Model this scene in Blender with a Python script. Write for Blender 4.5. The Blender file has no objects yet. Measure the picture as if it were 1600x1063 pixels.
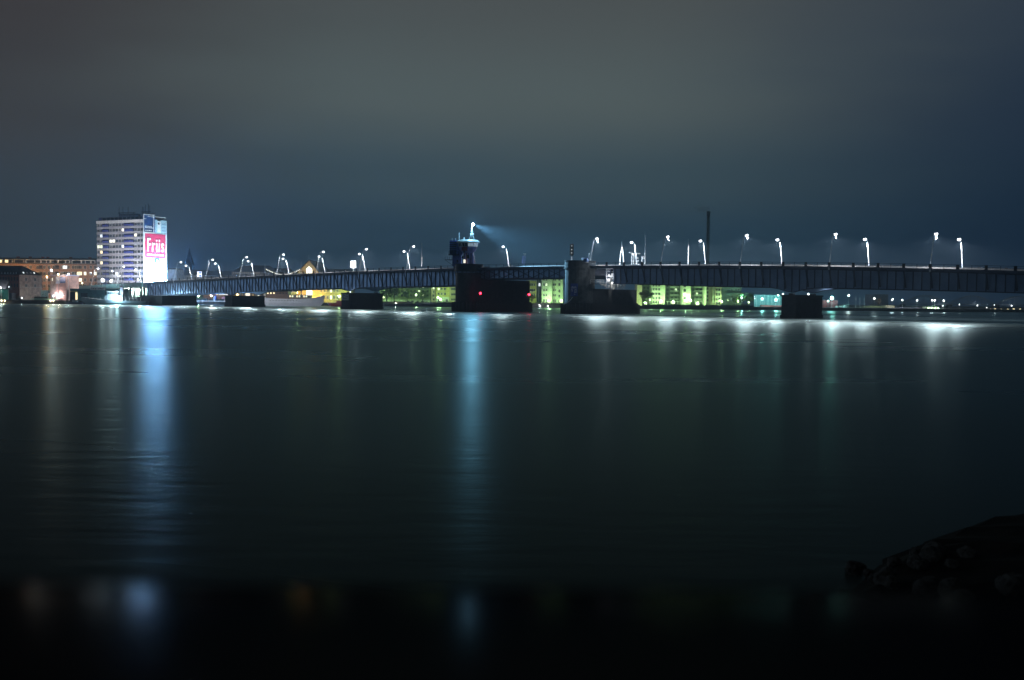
import bpy, bmesh, math, random
import numpy as np
from mathutils import Vector, Matrix

# tuned quantities
SUN_E = 0.24                     # added dim blue sun for the girder sheen
SUN_DIR = (0.975, -0.16, -0.15); STEEL_METAL = 0.9
LAMP_P = 23000.0; LAMP_COL = (0.86, 0.92, 1.0); BULB = 4.0; BULB_S = 2.2
SL_P = 1000000.0; SL_G = 13000.0; SL_BULB = 12.0
RED_P = 110.0
FLOOD_P = 200000.0; BANNER_GLOW = 115.0; SHORE_P = 1.1
WATER_COL = (0.052, 0.070, 0.064, 1); WATER_IOR = 1.11; WATER_REF = 0.74; W_R0, W_R1, W_BUMP = 0.25, 0.32, 0.22
LEDGE_R, LEDGE_REF = 0.18, 0.020
HAZE, HAZE_G = 0.00030, 0.4
random.seed(7)
R = math.radians
scene = bpy.context.scene
col = scene.collection

# ------------------------------------------------------------------ camera
FPX, PITCH, ROLL, EYE = 1562.0, 0.0399, 0.0105, 4.855
_cp, _sp, _cr, _sr = math.cos(PITCH), math.sin(PITCH), math.cos(ROLL), math.sin(ROLL)
FWD = Vector((0, _cp, -_sp)); RGT0 = Vector((1, 0, 0)); UP0 = Vector((0, _sp, _cp))
RGT = RGT0 * _cr + UP0 * _sr
UPV = UP0 * _cr - RGT0 * _sr
cam_data = bpy.data.cameras.new('camera')
cam = bpy.data.objects.new('camera', cam_data); col.objects.link(cam)
cam_data.sensor_width = 36.0; cam_data.lens = 36.0 * FPX / 1600.0
cam_data.clip_start = 0.05; cam_data.clip_end = 9000
cam_data.dof.use_dof = True; cam_data.dof.focus_distance = 330.0; cam_data.dof.aperture_fstop = 1.4
cam.matrix_world = Matrix(((RGT.x, UPV.x, -FWD.x, 0), (RGT.y, UPV.y, -FWD.y, 0), (RGT.z, UPV.z, -FWD.z, EYE), (0, 0, 0, 1)))
scene.camera = cam

# ------------------------------------------------------------------ night sky, exposure
scene.view_settings.view_transform = 'Standard'
scene.view_settings.look = 'None'
scene.view_settings.exposure = 0.0
scene.view_settings.gamma = 1.0
scene.view_settings.use_curve_mapping = False

def lin(*c):
    return tuple(((v / 255) / 12.92 if v <= 10 else ((v / 255 + 0.055) / 1.055) ** 2.4) for v in c) + (1.0,)

world = bpy.data.worlds.new('World'); scene.world = world; world.use_nodes = True
wt = world.node_tree; wt.nodes.clear()
def wn(t, **k):
    n = wt.nodes.new(t)
    for a, b in k.items(): setattr(n, a, b)
    return n
def wl(a, b): wt.links.new(a, b)
def wmath(op, a, b=None, c=None, clamp=False):
    n = wn('ShaderNodeMath', operation=op); n.use_clamp = clamp
    for i, v in enumerate((a, b, c)):
        if v is None: continue
        if isinstance(v, (int, float)): n.inputs[i].default_value = v
        else: wl(v, n.inputs[i])
    return n.outputs[0]
tc = wn('ShaderNodeTexCoord'); sep = wn('ShaderNodeSeparateXYZ'); wl(tc.outputs['Generated'], sep.inputs[0])
noise = wn('ShaderNodeTexNoise'); noise.inputs['Scale'].default_value = 2.6; noise.inputs['Detail'].default_value = 5
noise.inputs['Roughness'].default_value = 0.5
mp = wn('ShaderNodeMapping'); mp.inputs['Scale'].default_value = (0.8, 0.8, 3.4); mp.inputs['Location'].default_value = (1.3, .2, .4)
wl(tc.outputs['Generated'], mp.inputs[0]); wl(mp.outputs[0], noise.inputs['Vector'])
warp = wmath('MULTIPLY', wmath('SUBTRACT', noise.outputs['Fac'], 0.5), 0.05)
elev = wmath('ADD', wmath('ABSOLUTE', sep.outputs['Z']), warp)
def ramp(stops):
    r = wn('ShaderNodeValToRGB'); e = r.color_ramp.elements
    while len(e) < len(stops): e.new(0.5)
    for el, (p, c) in zip(e, stops): el.position = p; el.color = c
    r.color_ramp.interpolation = 'EASE'
    return r
SK = 3.0
skyA = ramp([(0.0, lin(38, 68, 94)), (0.06 * SK, lin(44, 67, 84)), (0.12 * SK, lin(59, 77, 86)), (0.20 * SK, lin(81, 92, 93)), (0.30 * SK, lin(76, 82, 83)), (0.99, lin(26, 31, 34))])
skyB = ramp([(0.0, lin(20, 43, 68)), (0.08 * SK, lin(22, 40, 60)), (0.16 * SK, lin(32, 47, 65)), (0.27 * SK, lin(45, 57, 71)), (0.99, lin(24, 29, 34))])
skyC = ramp([(0.0, lin(44, 65, 80)), (0.08 * SK, lin(51, 62, 71)), (0.16 * SK, lin(60, 62, 65)), (0.27 * SK, lin(60, 58, 60)), (0.99, lin(26, 29, 32))])
e3 = wmath('MULTIPLY', elev, SK)
for r_ in (skyA, skyB, skyC): wl(e3, r_.inputs[0])
hyp = wmath('SQRT', wmath('ADD', wmath('MULTIPLY', sep.outputs['X'], sep.outputs['X']), wmath('ADD', wmath('MULTIPLY', sep.outputs['Y'], sep.outputs['Y']), 1e-5)))
side = wmath('ADD', wmath('DIVIDE', sep.outputs['X'], hyp), wmath('MULTIPLY', wmath('SUBTRACT', noise.outputs['Fac'], 0.5), 0.25))
def sstep(x, lo, hi):
    n = wn('ShaderNodeMapRange'); n.interpolation_type = 'SMOOTHSTEP'
    wl(x, n.inputs[0]); n.inputs[1].default_value = lo; n.inputs[2].default_value = hi
    return n.outputs[0]
def wmix(f, a, b):
    n = wn('ShaderNodeMix'); n.data_type = 'RGBA'; wl(f, n.inputs[0]); wl(a, n.inputs[6]); wl(b, n.inputs[7]); return n.outputs[2]
m1 = wmix(sstep(side, 0.12, 0.5), skyA.outputs[0], skyB.outputs[0])
m2 = wmix(sstep(wmath('MULTIPLY', side, -1.0), 0.12, 0.5), m1, skyC.outputs[0])
n2 = wmath('MULTIPLY_ADD', noise.outputs['Fac'], 0.22, 0.89)
bg = wn('ShaderNodeBackground'); wl(m2, bg.inputs[0]); wl(n2, bg.inputs[1])
nish = wn('ShaderNodeTexSky'); nish.sky_type = 'NISHITA'; nish.sun_disc = False
nish.sun_elevation = R(-6.0); nish.sun_rotation = R(276)
bg2 = wn('ShaderNodeBackground'); wl(nish.outputs[0], bg2.inputs[0]); bg2.inputs[1].default_value = 0.05
add = wn('ShaderNodeAddShader'); wl(bg.outputs[0], add.inputs[0]); wl(bg2.outputs[0], add.inputs[1])
out = wn('ShaderNodeOutputWorld'); wl(add.outputs[0], out.inputs[0])

# added blue sun from the left, aimed to brighten the girders' left end
sun_d = bpy.data.lights.new('added_girder_sun', 'SUN'); sun_d.energy = SUN_E; sun_d.angle = R(25); sun_d.color = (0.55, 0.74, 1.0)
sun = bpy.data.objects.new('added_girder_sun', sun_d); col.objects.link(sun)
sun.rotation_euler = Vector(SUN_DIR).to_track_quat('-Z', 'Y').to_euler()

scene.cycles.use_denoising = True
scene.cycles.max_bounces = 6
scene.cycles.diffuse_bounces = 2
scene.cycles.glossy_bounces = 3
scene.cycles.transmission_bounces = 2
scene.cycles.volume_bounces = 0
scene.cycles.sample_clamp_indirect = 40.0
scene.cycles.use_light_tree = True

# ------------------------------------------------------------------ helpers
def pix(x, y, Y):
    """world point on the sight line through a photograph pixel, at distance Y"""
    a, b = x - 800, y - 531.5
    u = (a * _cr + b * _sr) / FPX; v = -(-a * _sr + b * _cr) / FPX
    d = Vector((u, _cp + v * _sp, -_sp + v * _cp))
    return Vector((d.x / d.y * Y, Y, EYE + d.z / d.y * Y))

BX, BY, BA = 120.07, 288.07, 0.6968           # bridge origin and heading
DX, DY = -math.cos(BA), math.sin(BA)            # along the bridge, towards the town
NX, NY = math.sin(BA), math.cos(BA)             # across it, away from the viewer
def deckz(s):
    t = s / 300.0
    return 14.372 + 10.868 * t - 13.383 * t * t + 3.142 * t ** 3
def bw(s, n, z): return Vector((BX + DX * s + NX * n, BY + DY * s + NY * n, z))
BROT = -BA                                      # local x = minus s, local y = n

MATS = {}
def mat(name, base, rough=0.7, metal=0.0, spec=0.5, noise=0.25, scale=0.4, emit=None, estr=0.0, bump=0.0, base2=None, detail=4, tint=None):
    """procedural material: two-tone noise in the base colour, varied gloss, optional emission"""
    if name in MATS: return MATS[name]
    m = bpy.data.materials.new(name); m.use_nodes = True; t = m.node_tree
    b = t.nodes['Principled BSDF']
    c = tuple(base[:3])
    b.inputs['Roughness'].default_value = rough; b.inputs['Metallic'].default_value = metal
    b.inputs['Specular IOR Level'].default_value = spec
    if noise > 0:
        tcn = t.nodes.new('ShaderNodeTexCoord'); nz = t.nodes.new('ShaderNodeTexNoise')
        nz.inputs['Scale'].default_value = scale; nz.inputs['Detail'].default_value = detail
        t.links.new(tcn.outputs['Object'], nz.inputs['Vector'])
        mx = t.nodes.new('ShaderNodeMix'); mx.data_type = 'RGBA'
        c2 = tuple(base2[:3]) if base2 else tuple(v * (1 - noise) for v in c)
        c1 = c if base2 else tuple(min(1, v * (1 + noise)) for v in c)
        mx.inputs[6].default_value = c1 + (1,); mx.inputs[7].default_value = c2 + (1,)
        rmp = t.nodes.new('ShaderNodeMapRange'); rmp.inputs[1].default_value = 0.35; rmp.inputs[2].default_value = 0.65
        t.links.new(nz.outputs['Fac'], rmp.inputs[0]); t.links.new(rmp.outputs[0], mx.inputs[0])
        t.links.new(mx.outputs[2], b.inputs['Base Color'])
        if bump:
            bp = t.nodes.new('ShaderNodeBump'); bp.inputs['Strength'].default_value = bump
            t.links.new(nz.outputs['Fac'], bp.inputs['Height']); t.links.new(bp.outputs[0], b.inputs['Normal'])
    else:
        b.inputs['Base Color'].default_value = c + (1,)
    if emit:
        b.inputs['Emission Color'].default_value = tuple(emit[:3]) + (1,); b.inputs['Emission Strength'].default_value = estr
        m.cycles.emission_sampling = 'NONE'
    MATS[name] = m
    return m

class MB:
    """collects boxes, tubes, prisms; build() links them as one mesh object"""
    def __init__(s): s.v = []; s.f = []; s.m = []
    def add(s, vs, fs, mi=0):
        o = len(s.v); s.v += [tuple(v) for v in vs]; s.f += [tuple(i + o for i in f) for f in fs]; s.m += [mi] * len(fs); return s
    def box(s, x0, y0, z0, x1, y1, z1, mi=0):
        x0, x1 = min(x0, x1), max(x0, x1); y0, y1 = min(y0, y1), max(y0, y1); z0, z1 = min(z0, z1), max(z0, z1)
        v = [(x0, y0, z0), (x1, y0, z0), (x1, y1, z0), (x0, y1, z0), (x0, y0, z1), (x1, y0, z1), (x1, y1, z1), (x0, y1, z1)]
        return s.add(v, [(0, 3, 2, 1), (4, 5, 6, 7), (0, 1, 5, 4), (1, 2, 6, 5), (2, 3, 7, 6), (3, 0, 4, 7)], mi)
    def tube(s, pts, rad, n=6, mi=0, cap=True):
        pts = [Vector(p) for p in pts]; rings = []
        rads = rad if isinstance(rad, (list, tuple)) else [rad] * len(pts)
        for i, p in enumerate(pts):
            d = (pts[min(i + 1, len(pts) - 1)] - pts[max(i - 1, 0)]).normalized()
            a = d.cross(Vector((0, 0, 1)))
            if a.length < 1e-3: a = d.cross(Vector((1, 0, 0)))
            a.normalize(); b = d.cross(a)
            rings.append([p + (a * math.cos(2 * math.pi * k / n) + b * math.sin(2 * math.pi * k / n)) * rads[i] for k in range(n)])
        vs = [v for r in rings for v in r]; fs = []
        for i in range(len(pts) - 1):
            for k in range(n):
                k2 = (k + 1) % n
                fs.append((i * n + k, i * n + k2, (i + 1) * n + k2, (i + 1) * n + k))
        if cap:
            fs.append(tuple(range(n))); fs.append(tuple(reversed(range((len(pts) - 1) * n, len(pts) * n))))
        return s.add(vs, fs, mi)
    def lathe(s, prof, n=12, cx=0, cy=0, mi=0):
        vs = []; fs = []
        for r_, z in prof:
            for k in range(n): vs.append((cx + r_ * math.cos(2 * math.pi * k / n), cy + r_ * math.sin(2 * math.pi * k / n), z))
        for i in range(len(prof) - 1):
            for k in range(n):
                k2 = (k + 1) % n; fs.append((i * n + k, i * n + k2, (i + 1) * n + k2, (i + 1) * n + k))
        fs.append(tuple(reversed(range(n)))); fs.append(tuple(range((len(prof) - 1) * n, len(prof) * n)))
        return s.add(vs, fs, mi)
    def prism(s, poly, z0, z1, mi=0):
        n = len(poly); vs = [(p[0], p[1], z0) for p in poly] + [(p[0], p[1], z1) for p in poly]
        fs = [tuple(reversed(range(n))), tuple(range(n, 2 * n))] + [(k, (k + 1) % n, n + (k + 1) % n, n + k) for k in range(n)]
        return s.add(vs, fs, mi)
    def strip(s, sections, mi=0, closed=True):
        n = len(sections[0]); vs = [p for q in sections for p in q]; fs = []
        for i in range(len(sections) - 1):
            for k in range(n if closed else n - 1):
                k2 = (k + 1) % n; fs.append((i * n + k, i * n + k2, (i + 1) * n + k2, (i + 1) * n + k))
        if closed:
            fs.append(tuple(reversed(range(n)))); fs.append(tuple(range((len(sections) - 1) * n, len(sections) * n)))
        return s.add(vs, fs, mi)
    def ball(s, c, r, mi=0, n=8, sz=1.0):
        prof = [(max(1e-3, r * math.sin(math.pi * i / 6)), c[2] - sz * r * math.cos(math.pi * i / 6)) for i in range(7)]
        return s.lathe(prof, n, c[0], c[1], mi)
    def mesh(s, name, mats, smooth=False):
        me = bpy.data.meshes.new(name); me.from_pydata(s.v, [], s.f)
        for m in (mats if isinstance(mats, (list, tuple)) else [mats]): me.materials.append(m)
        me.polygons.foreach_set('material_index', s.m)
        bm = bmesh.new(); bm.from_mesh(me); bmesh.ops.recalc_face_normals(bm, faces=bm.faces); bm.to_mesh(me); bm.free()
        if smooth: me.polygons.foreach_set('use_smooth', [True] * len(me.polygons))
        me.update(); return me
    def build(s, name, mats, parent=None, loc=None, smooth=False):
        o = bpy.data.objects.new(name, s.mesh(name, mats, smooth)); col.objects.link(o)
        if parent: o.parent = parent
        if loc is not None: o.location = loc
        return o

def put(name, me, parent=None, loc=(0, 0, 0), rz=0, scale=None):
    o = bpy.data.objects.new(name, me); col.objects.link(o)
    if parent: o.parent = parent
    o.location = loc; o.rotation_euler = (0, 0, rz)
    if scale: o.scale = scale
    return o
def tag(o, label, cat, group=None, kind=None):
    o['label'] = label; o['category'] = cat
    if group: o['group'] = group
    if kind: o['kind'] = kind
    return o
def thing(name, label, cat, loc=(0, 0, 0), rz=0, group=None):
    o = bpy.data.objects.new(name, None); col.objects.link(o); o.empty_display_size = 0.5
    o.location = loc; o.rotation_euler = (0, 0, rz)
    return tag(o, label, cat, group)
def structure(name, o):
    o['kind'] = 'structure'; return o
def copy_tree(o, parent=None):
    c = o.copy(); col.objects.link(c)
    if parent: c.parent = parent
    for ch in list(o.children): copy_tree(ch, c)
    return c
def lamp(kind, name, parent, loc, power, color, radius=0.25, spot=None, direction=None, blend=0.4):
    d = bpy.data.lights.new(name, kind); d.energy = power; d.color = color; d.shadow_soft_size = radius
    if kind == 'SPOT': d.spot_size = R(spot); d.spot_blend = blend
    o = bpy.data.objects.new(name, d); col.objects.link(o)
    if parent: o.parent = parent
    o.location = loc
    if direction is not None: o.rotation_euler = Vector(direction).to_track_quat('-Z', 'Y').to_euler()
    return o
ORD = ['first', 'second', 'third', 'fourth', 'fifth', 'sixth', 'seventh', 'eighth', 'ninth', 'tenth', 'eleventh', 'twelfth', 'thirteenth', 'fourteenth', 'fifteenth', 'sixteenth']

# ------------------------------------------------------------------ materials
M_steel = mat('bridge_paint', (0.20, 0.29, 0.44), 0.30, STEEL_METAL, 0.4, 0.22, 0.25, base2=(0.15, 0.22, 0.34))
M_steel_dark = mat('bridge_paint_worn', (0.035, 0.055, 0.10), 0.6, 0.0, 0.4, 0.3, 0.5)
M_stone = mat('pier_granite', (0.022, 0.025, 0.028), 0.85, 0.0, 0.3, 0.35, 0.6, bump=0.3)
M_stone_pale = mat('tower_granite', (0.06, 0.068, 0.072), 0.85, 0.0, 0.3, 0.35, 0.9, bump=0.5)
M_timber = mat('fender_timber', (0.018, 0.016, 0.015), 0.8, noise=0.4, scale=1.5)
M_asphalt = mat('asphalt', (0.05, 0.05, 0.05), 0.8, noise=0.3, scale=1.0)
M_concrete = mat('pale_concrete', (0.42, 0.41, 0.40), 0.8, noise=0.15, scale=0.7)
M_galv = mat('galvanised_steel', (0.72, 0.73, 0.74), 0.5, 0.0, 0.5, 0.12, 2.0)
M_black = mat('black_metal', (0.012, 0.012, 0.014), 0.5, 0.2, 0.5, 0.2, 3.0)
M_white = mat('white_paint', (0.75, 0.75, 0.74), 0.5, noise=0.1, scale=0.6)
M_bulb = mat('lamp_glass', (0.9, 0.9, 0.9), 0.3, noise=0, emit=(0.88, 0.94, 1.0), estr=BULB)
M_bulb_shore = mat('shore_lamp_glass', (0.9, 0.9, 0.9), 0.3, noise=0, emit=(0.9, 0.96, 1.0), estr=BULB_S)
M_bulb_warm = mat('warm_lamp_glass', (0.9, 0.9, 0.9), 0.3, noise=0, emit=(1.0, 0.82, 0.45), estr=BULB_S)
M_bulb_orange = mat('sodium_lamp_glass', (0.9, 0.9, 0.9), 0.3, noise=0, emit=(1.0, 0.55, 0.16), estr=BULB_S)
M_bulb_green = mat('mercury_lamp_glass', (0.9, 0.9, 0.9), 0.3, noise=0, emit=(0.8, 1.0, 0.5), estr=BULB_S)
M_bulb_teal = mat('halide_lamp_glass', (0.9, 0.9, 0.9), 0.3, noise=0, emit=(0.6, 1.0, 0.95), estr=BULB_S)
M_bulb_red = mat('red_signal_glass', (0.9, 0.1, 0.1), 0.3, noise=0, emit=(1.0, 0.02, 0.05), estr=14)
M_glass = mat('dark_window_glass', (0.02, 0.025, 0.03), 0.12, noise=0)
M_lit = mat('lit_window', (0.8, 0.8, 0.7), 0.4, noise=0, emit=(1.0, 0.93, 0.72), estr=1.6)

# ------------------------------------------------------------------ ground and water
wm = bpy.data.materials.new('harbour_water'); wm.use_nodes = True; t = wm.node_tree; t.nodes.clear()
w_dif = t.nodes.new('ShaderNodeBsdfDiffuse'); w_dif.inputs['Color'].default_value = WATER_COL           # silt in the water
w_glo = t.nodes.new('ShaderNodeBsdfGlossy'); w_glo.inputs['Color'].default_value = (0.80, 1.0, 0.97, 1)
w_fre = t.nodes.new('ShaderNodeFresnel'); w_fre.inputs['IOR'].default_value = WATER_IOR
w_fac = t.nodes.new('ShaderNodeMath'); w_fac.operation = 'MULTIPLY'; w_fac.inputs[1].default_value = WATER_REF; t.links.new(w_fre.outputs[0], w_fac.inputs[0])
w_mix = t.nodes.new('ShaderNodeMixShader'); t.links.new(w_fac.outputs[0], w_mix.inputs[0]); t.links.new(w_dif.outputs[0], w_mix.inputs[1]); t.links.new(w_glo.outputs[0], w_mix.inputs[2])
w_out = t.nodes.new('ShaderNodeOutputMaterial'); t.links.new(w_mix.outputs[0], w_out.inputs['Surface'])
tcn = t.nodes.new('ShaderNodeTexCoord')
mpn = t.nodes.new('ShaderNodeMapping'); mpn.inputs['Scale'].default_value = (0.28, 1.0, 1.0); t.links.new(tcn.outputs['Object'], mpn.inputs[0])
nz1 = t.nodes.new('ShaderNodeTexNoise'); nz1.inputs['Scale'].default_value = 1.1; nz1.inputs['Detail'].default_value = 5; t.links.new(mpn.outputs[0], nz1.inputs['Vector'])
mpn2 = t.nodes.new('ShaderNodeMapping'); mpn2.inputs['Scale'].default_value = (0.010, 0.035, 1.0); t.links.new(tcn.outputs['Object'], mpn2.inputs[0])
nz2 = t.nodes.new('ShaderNodeTexNoise'); nz2.inputs['Scale'].default_value = 1.0; nz2.inputs['Detail'].default_value = 3; t.links.new(mpn2.outputs[0], nz2.inputs['Vector'])
mr = t.nodes.new('ShaderNodeMapRange'); mr.inputs[1].default_value = 0.3; mr.inputs[2].default_value = 0.7; mr.inputs[3].default_value = W_R0; mr.inputs[4].default_value = W_R1
t.links.new(nz2.outputs['Fac'], mr.inputs[0])
t.links.new(mr.outputs[0], w_glo.inputs['Roughness'])
bp = t.nodes.new('ShaderNodeBump'); bp.inputs['Strength'].default_value = W_BUMP; bp.inputs['Distance'].default_value = 0.1
t.links.new(nz1.outputs['Fac'], bp.inputs['Height']); t.links.new(bp.outputs[0], w_glo.inputs['Normal'])
SHORE = [(-3000, 560), (-300, 566), (-214, 566), (-205, 622), (-60, 640), (100, 652), (300, 668), (420, 735), (700, 760), (3000, 760)]
water = structure('water', MB().add([(-3000, -200, 0), (3000, -200, 0), (3000, 780, 0), (-3000, 780, 0)], [(0, 1, 2, 3)]).build('water', wm))
M_ground = mat('quay_paving', (0.10, 0.10, 0.095), 0.85, noise=0.3, scale=0.05)
M_quay = mat('quay_wall', (0.06, 0.06, 0.055), 0.85, noise=0.35, scale=0.5)
GZ = 2.0
gnd = MB(); n = len(SHORE)
gnd.add([(x, y, GZ) for x, y in SHORE] + [(x, 3000, GZ) for x, y in SHORE], [(i, i + 1, n + i + 1, n + i) for i in range(n - 1)], 0)
gnd.add([(x, y, GZ) for x, y in SHORE] + [(x, y, -0.6) for x, y in SHORE], [(i, n + i, n + i + 1, i + 1) for i in range(n - 1)], 1)
structure('ground', gnd.build('ground', [M_ground, M_quay]))
# ================================================================== THE BRIDGE
HAUNCH = [(43.0, 1.75), (255.2, 1.75), (345.7, 1.9)]
def girder_depth(s):
    d = float(np.interp(s, [-120, -22, 10, 30, 62, 80, 97, 120, 180, 193, 216, 300, 330, 352, 430], [4.6, 5.03, 5.44, 5.65, 5.92, 5.9, 5.5, 5.45, 5.7, 5.97, 6.1, 6.05, 6.3, 6.45, 6.4]))
    for c, e in HAUNCH:
        k = abs(s - c) / 10.0
        if k < 1: d += e * (1 - k) ** 2
    return d
WID = 21.0
LEAF0, LEAF1 = 122.0, 187.0                      # bascule leaf
me_stiff = MB().box(-0.13, -0.26, 0, 0.13, 0, 1).mesh('stiffener', M_steel_dark)
me_strut = MB().strip([[(-.22, -.16, 0), (.22, -.16, 0), (.22, .12, 0), (-.22, .12, 0)], [(-.22, -2.2, 1), (.22, -2.2, 1), (.22, -1.9, 1), (-.22, -1.9, 1)]]).mesh('strut', M_steel_dark)
me_post = MB().box(-0.42, -0.07, 0, 0.42, 0.07, 1.27).box(-0.5, -0.10, -0.08, 0.5, 0.10, 0.06).mesh('railing_post', M_black)
me_bal = MB().box(-0.06, -0.05, 0, 0.06, 0.05, 1.2).mesh('baluster', M_black)

def bridge_section(name, label, s0, s1, depth=girder_depth, struts=True, leaf=False, web_end=None):
    t = thing(name, label, 'bridge', bw((s0 + s1) / 2, 0, 0), BROT)
    sm = (s0 + s1) / 2
    L = lambda s, n, z: (sm - s, n, z)
    ss = list(np.arange(s0, s1 + 0.01, 2.5)); ss[-1] = s1
    # two plate girders with flanges
    we = web_end or s1; sg_ = [s for s in ss if s < we] + [we]
    for n0, nm in ((2.3, 'near'), (WID - 2.3, 'far')):
        g = MB()
        g.strip([[L(s, n0, deckz(s) - depth(s)), L(s, n0 + .08, deckz(s) - depth(s)), L(s, n0 + .08, deckz(s) + .05), L(s, n0, deckz(s) + .05)] for s in sg_])
        g.strip([[L(s, n0 - .38, deckz(s) - depth(s) - .22), L(s, n0 + .45, deckz(s) - depth(s) - .22), L(s, n0 + .45, deckz(s) - depth(s)), L(s, n0 - .38, deckz(s) - depth(s))] for s in sg_], 1)
        g.strip([[L(s, n0 - .3, deckz(s) - .25), L(s, n0 + .3, deckz(s) - .25), L(s, n0 + .3, deckz(s) - .02), L(s, n0 - .3, deckz(s) - .02)] for s in sg_], 1)
        g.build('girder', [M_steel, M_steel_dark], t)
    # cross frames
    x = MB()
    for s in np.arange(math.ceil(s0 / 7.5) * 7.5 + .3, s1, 7.5):
        d = min(2.4, depth(s) - 1.0)
        x.box(sm - s - .12, 2.7, deckz(s) - d, sm - s + .12, WID - 2.7, deckz(s) - .3)
    x.build('underframe', M_steel_dark, t)
    # deck slab and fascia
    d = MB()
    d.strip([[L(s, 0, deckz(s) + .02), L(s, WID, deckz(s) + .02), L(s, WID, deckz(s) + .62), L(s, 0, deckz(s) + .62)] for s in ss])
    d.build('deck', M_steel, t)
    f = MB()
    for n0, n1 in ((-.22, 0), (WID, WID + .22)):
        f.strip([[L(s, n0, deckz(s) - .10), L(s, n1, deckz(s) - .10), L(s, n1, deckz(s) + .84), L(s, n0, deckz(s) + .84)] for s in ss])
    f.build('edge_beam', M_steel_dark, t)
    r = MB()
    r.strip([[L(s, 3.3, deckz(s) + .624), L(s, WID - 3.3, deckz(s) + .624), L(s, WID - 3.3, deckz(s) + .66), L(s, 3.3, deckz(s) + .66)] for s in ss])
    r.build('roadway', M_asphalt, t)
    k = MB()
    for n0, hk in ((6.0, 1.45), (WID - 3.2, 1.32)):
        k.strip([[L(s, n0, deckz(s) + .662), L(s, n0 + .35, deckz(s) + .662), L(s, n0 + .35, deckz(s) + hk), L(s, n0, deckz(s) + hk)] for s in ss])
    k.build('kerb_barrier', M_concrete, t)
    # railings
    rl = MB()
    for n0 in (-.11, WID + .11):
        for h, hh in ((2.06, .09), (1.55, .05), (1.2, .05)):
            rl.strip([[L(s, n0 - .05, deckz(s) + h - hh), L(s, n0 + .05, deckz(s) + h - hh), L(s, n0 + .05, deckz(s) + h), L(s, n0 - .05, deckz(s) + h)] for s in ss])
    rl.build('handrail', M_black, t)
    step = 7.5 if not leaf else 3.75
    for s in np.arange(math.ceil(s0 / step) * step, s1, step):
        if leaf: put('baluster', me_bal, t, L(s, -.11, deckz(s) + .84))
        else:
            put('railing_post', me_post, t, L(s, -.11, deckz(s) + .84)); put('railing_post', me_post, t, L(s, WID + .11, deckz(s) + .84))
            put('baluster', me_bal, t, L(s + 3.75, -.11, deckz(s + 3.75) + .84))
            put('baluster', me_bal, t, L(s + 3.75, WID + .11, deckz(s + 3.75) + .84))
    # stiffeners and the raking struts that carry the footway
    for i, s in enumerate(np.arange(math.ceil(s0 / 2.5) * 2.5 + .5, we, 2.5)):
        dd = depth(s)
        put('stiffener', me_stiff, t, L(s, 2.3, deckz(s) - dd), scale=(1, 1, dd - .25))
    if struts:
        for s in np.arange(math.ceil(s0 / 7.5) * 7.5, we, 7.5):
            dd = depth(s)
            put('strut', me_strut, t, L(s, 2.1, deckz(s) - dd * .92), scale=(1, 1, dd * .92))
    else:
        for s in np.arange(s0 + 4, s1 - 7, 7.5):
            for a, b_ in ((.3, depth(s)), (depth(s), .3)):
                MB().tube([L(s, 2.2, deckz(s) - a), L(s + 7.5, 2.2, deckz(s + 7.5) - b_)], .14, 4).build('diagonal', M_steel_dark, t)
    return t
bridge_section('bridge_span', 'blue-grey girder bridge with raking struts left of the control tower', LEAF1, 427.0)
bridge_section('bridge_span', 'long dark blue girder bridge with railing right of the round stone pier', -115.0, LEAF0, web_end=111.2)
bridge_section('bascule_leaf', 'shallow dark bascule span between the control tower and the round pier', LEAF0, LEAF1, depth=lambda s: 3.35, struts=False, leaf=True)

# viaduct ramp on the town side
def ramp_section():
    s0, s1 = 427.0, 540.0
    t = thing('viaduct_ramp', 'teal edged bridge ramp passing in front of the tower block', 'viaduct', bw(s0, 0, 0), BROT)
    L = lambda s, n, z: (s0 - s, n, z); ss = list(np.arange(s0, s1 + .1, 5.65))
    M_ramp = mat('ramp_paint', (0.16, 0.34, 0.36), 0.6, noise=.2, scale=.4)
    MB().strip([[L(s, 0, deckz(s) - 1.6), L(s, WID, deckz(s) - 1.6), L(s, WID, deckz(s) + .62), L(s, 0, deckz(s) + .62)] for s in ss]).build('deck', M_concrete, t)
    MB().strip([[L(s, -.22, deckz(s) - 1.5), L(s, -.02, deckz(s) - 1.5), L(s, -.02, deckz(s) + .84), L(s, -.22, deckz(s) + .84)] for s in ss]).build('edge_beam', M_ramp, t)
    rl = MB()
    for h in (2.06, 1.4):
        rl.strip([[L(s, -.16, deckz(s) + h - .08), L(s, -.06, deckz(s) + h - .08), L(s, -.06, deckz(s) + h), L(s, -.16, deckz(s) + h)] for s in ss])
    rl.build('handrail', M_black, t)
    for s in np.arange(427.5, 540, 7.5): put('railing_post', me_post, t, L(s, -.11, deckz(s) + .84))
    k = MB().strip([[L(s, WID - 3.2, deckz(s) + .624), L(s, WID - 2.85, deckz(s) + .624), L(s, WID - 2.85, deckz(s) + 1.3), L(s, WID - 3.2, deckz(s) + 1.3)] for s in ss])
    k.build('kerb_barrier', M_concrete, t)
    for s in np.arange(432, 540, 11.3):
        for n0 in (1.5, 10, 19): MB().box(s0 - s - .45, n0 - .45, GZ, s0 - s + .45, n0 + .45, deckz(s) - 1.6).build('column', M_concrete, t)
ramp_section()

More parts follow.
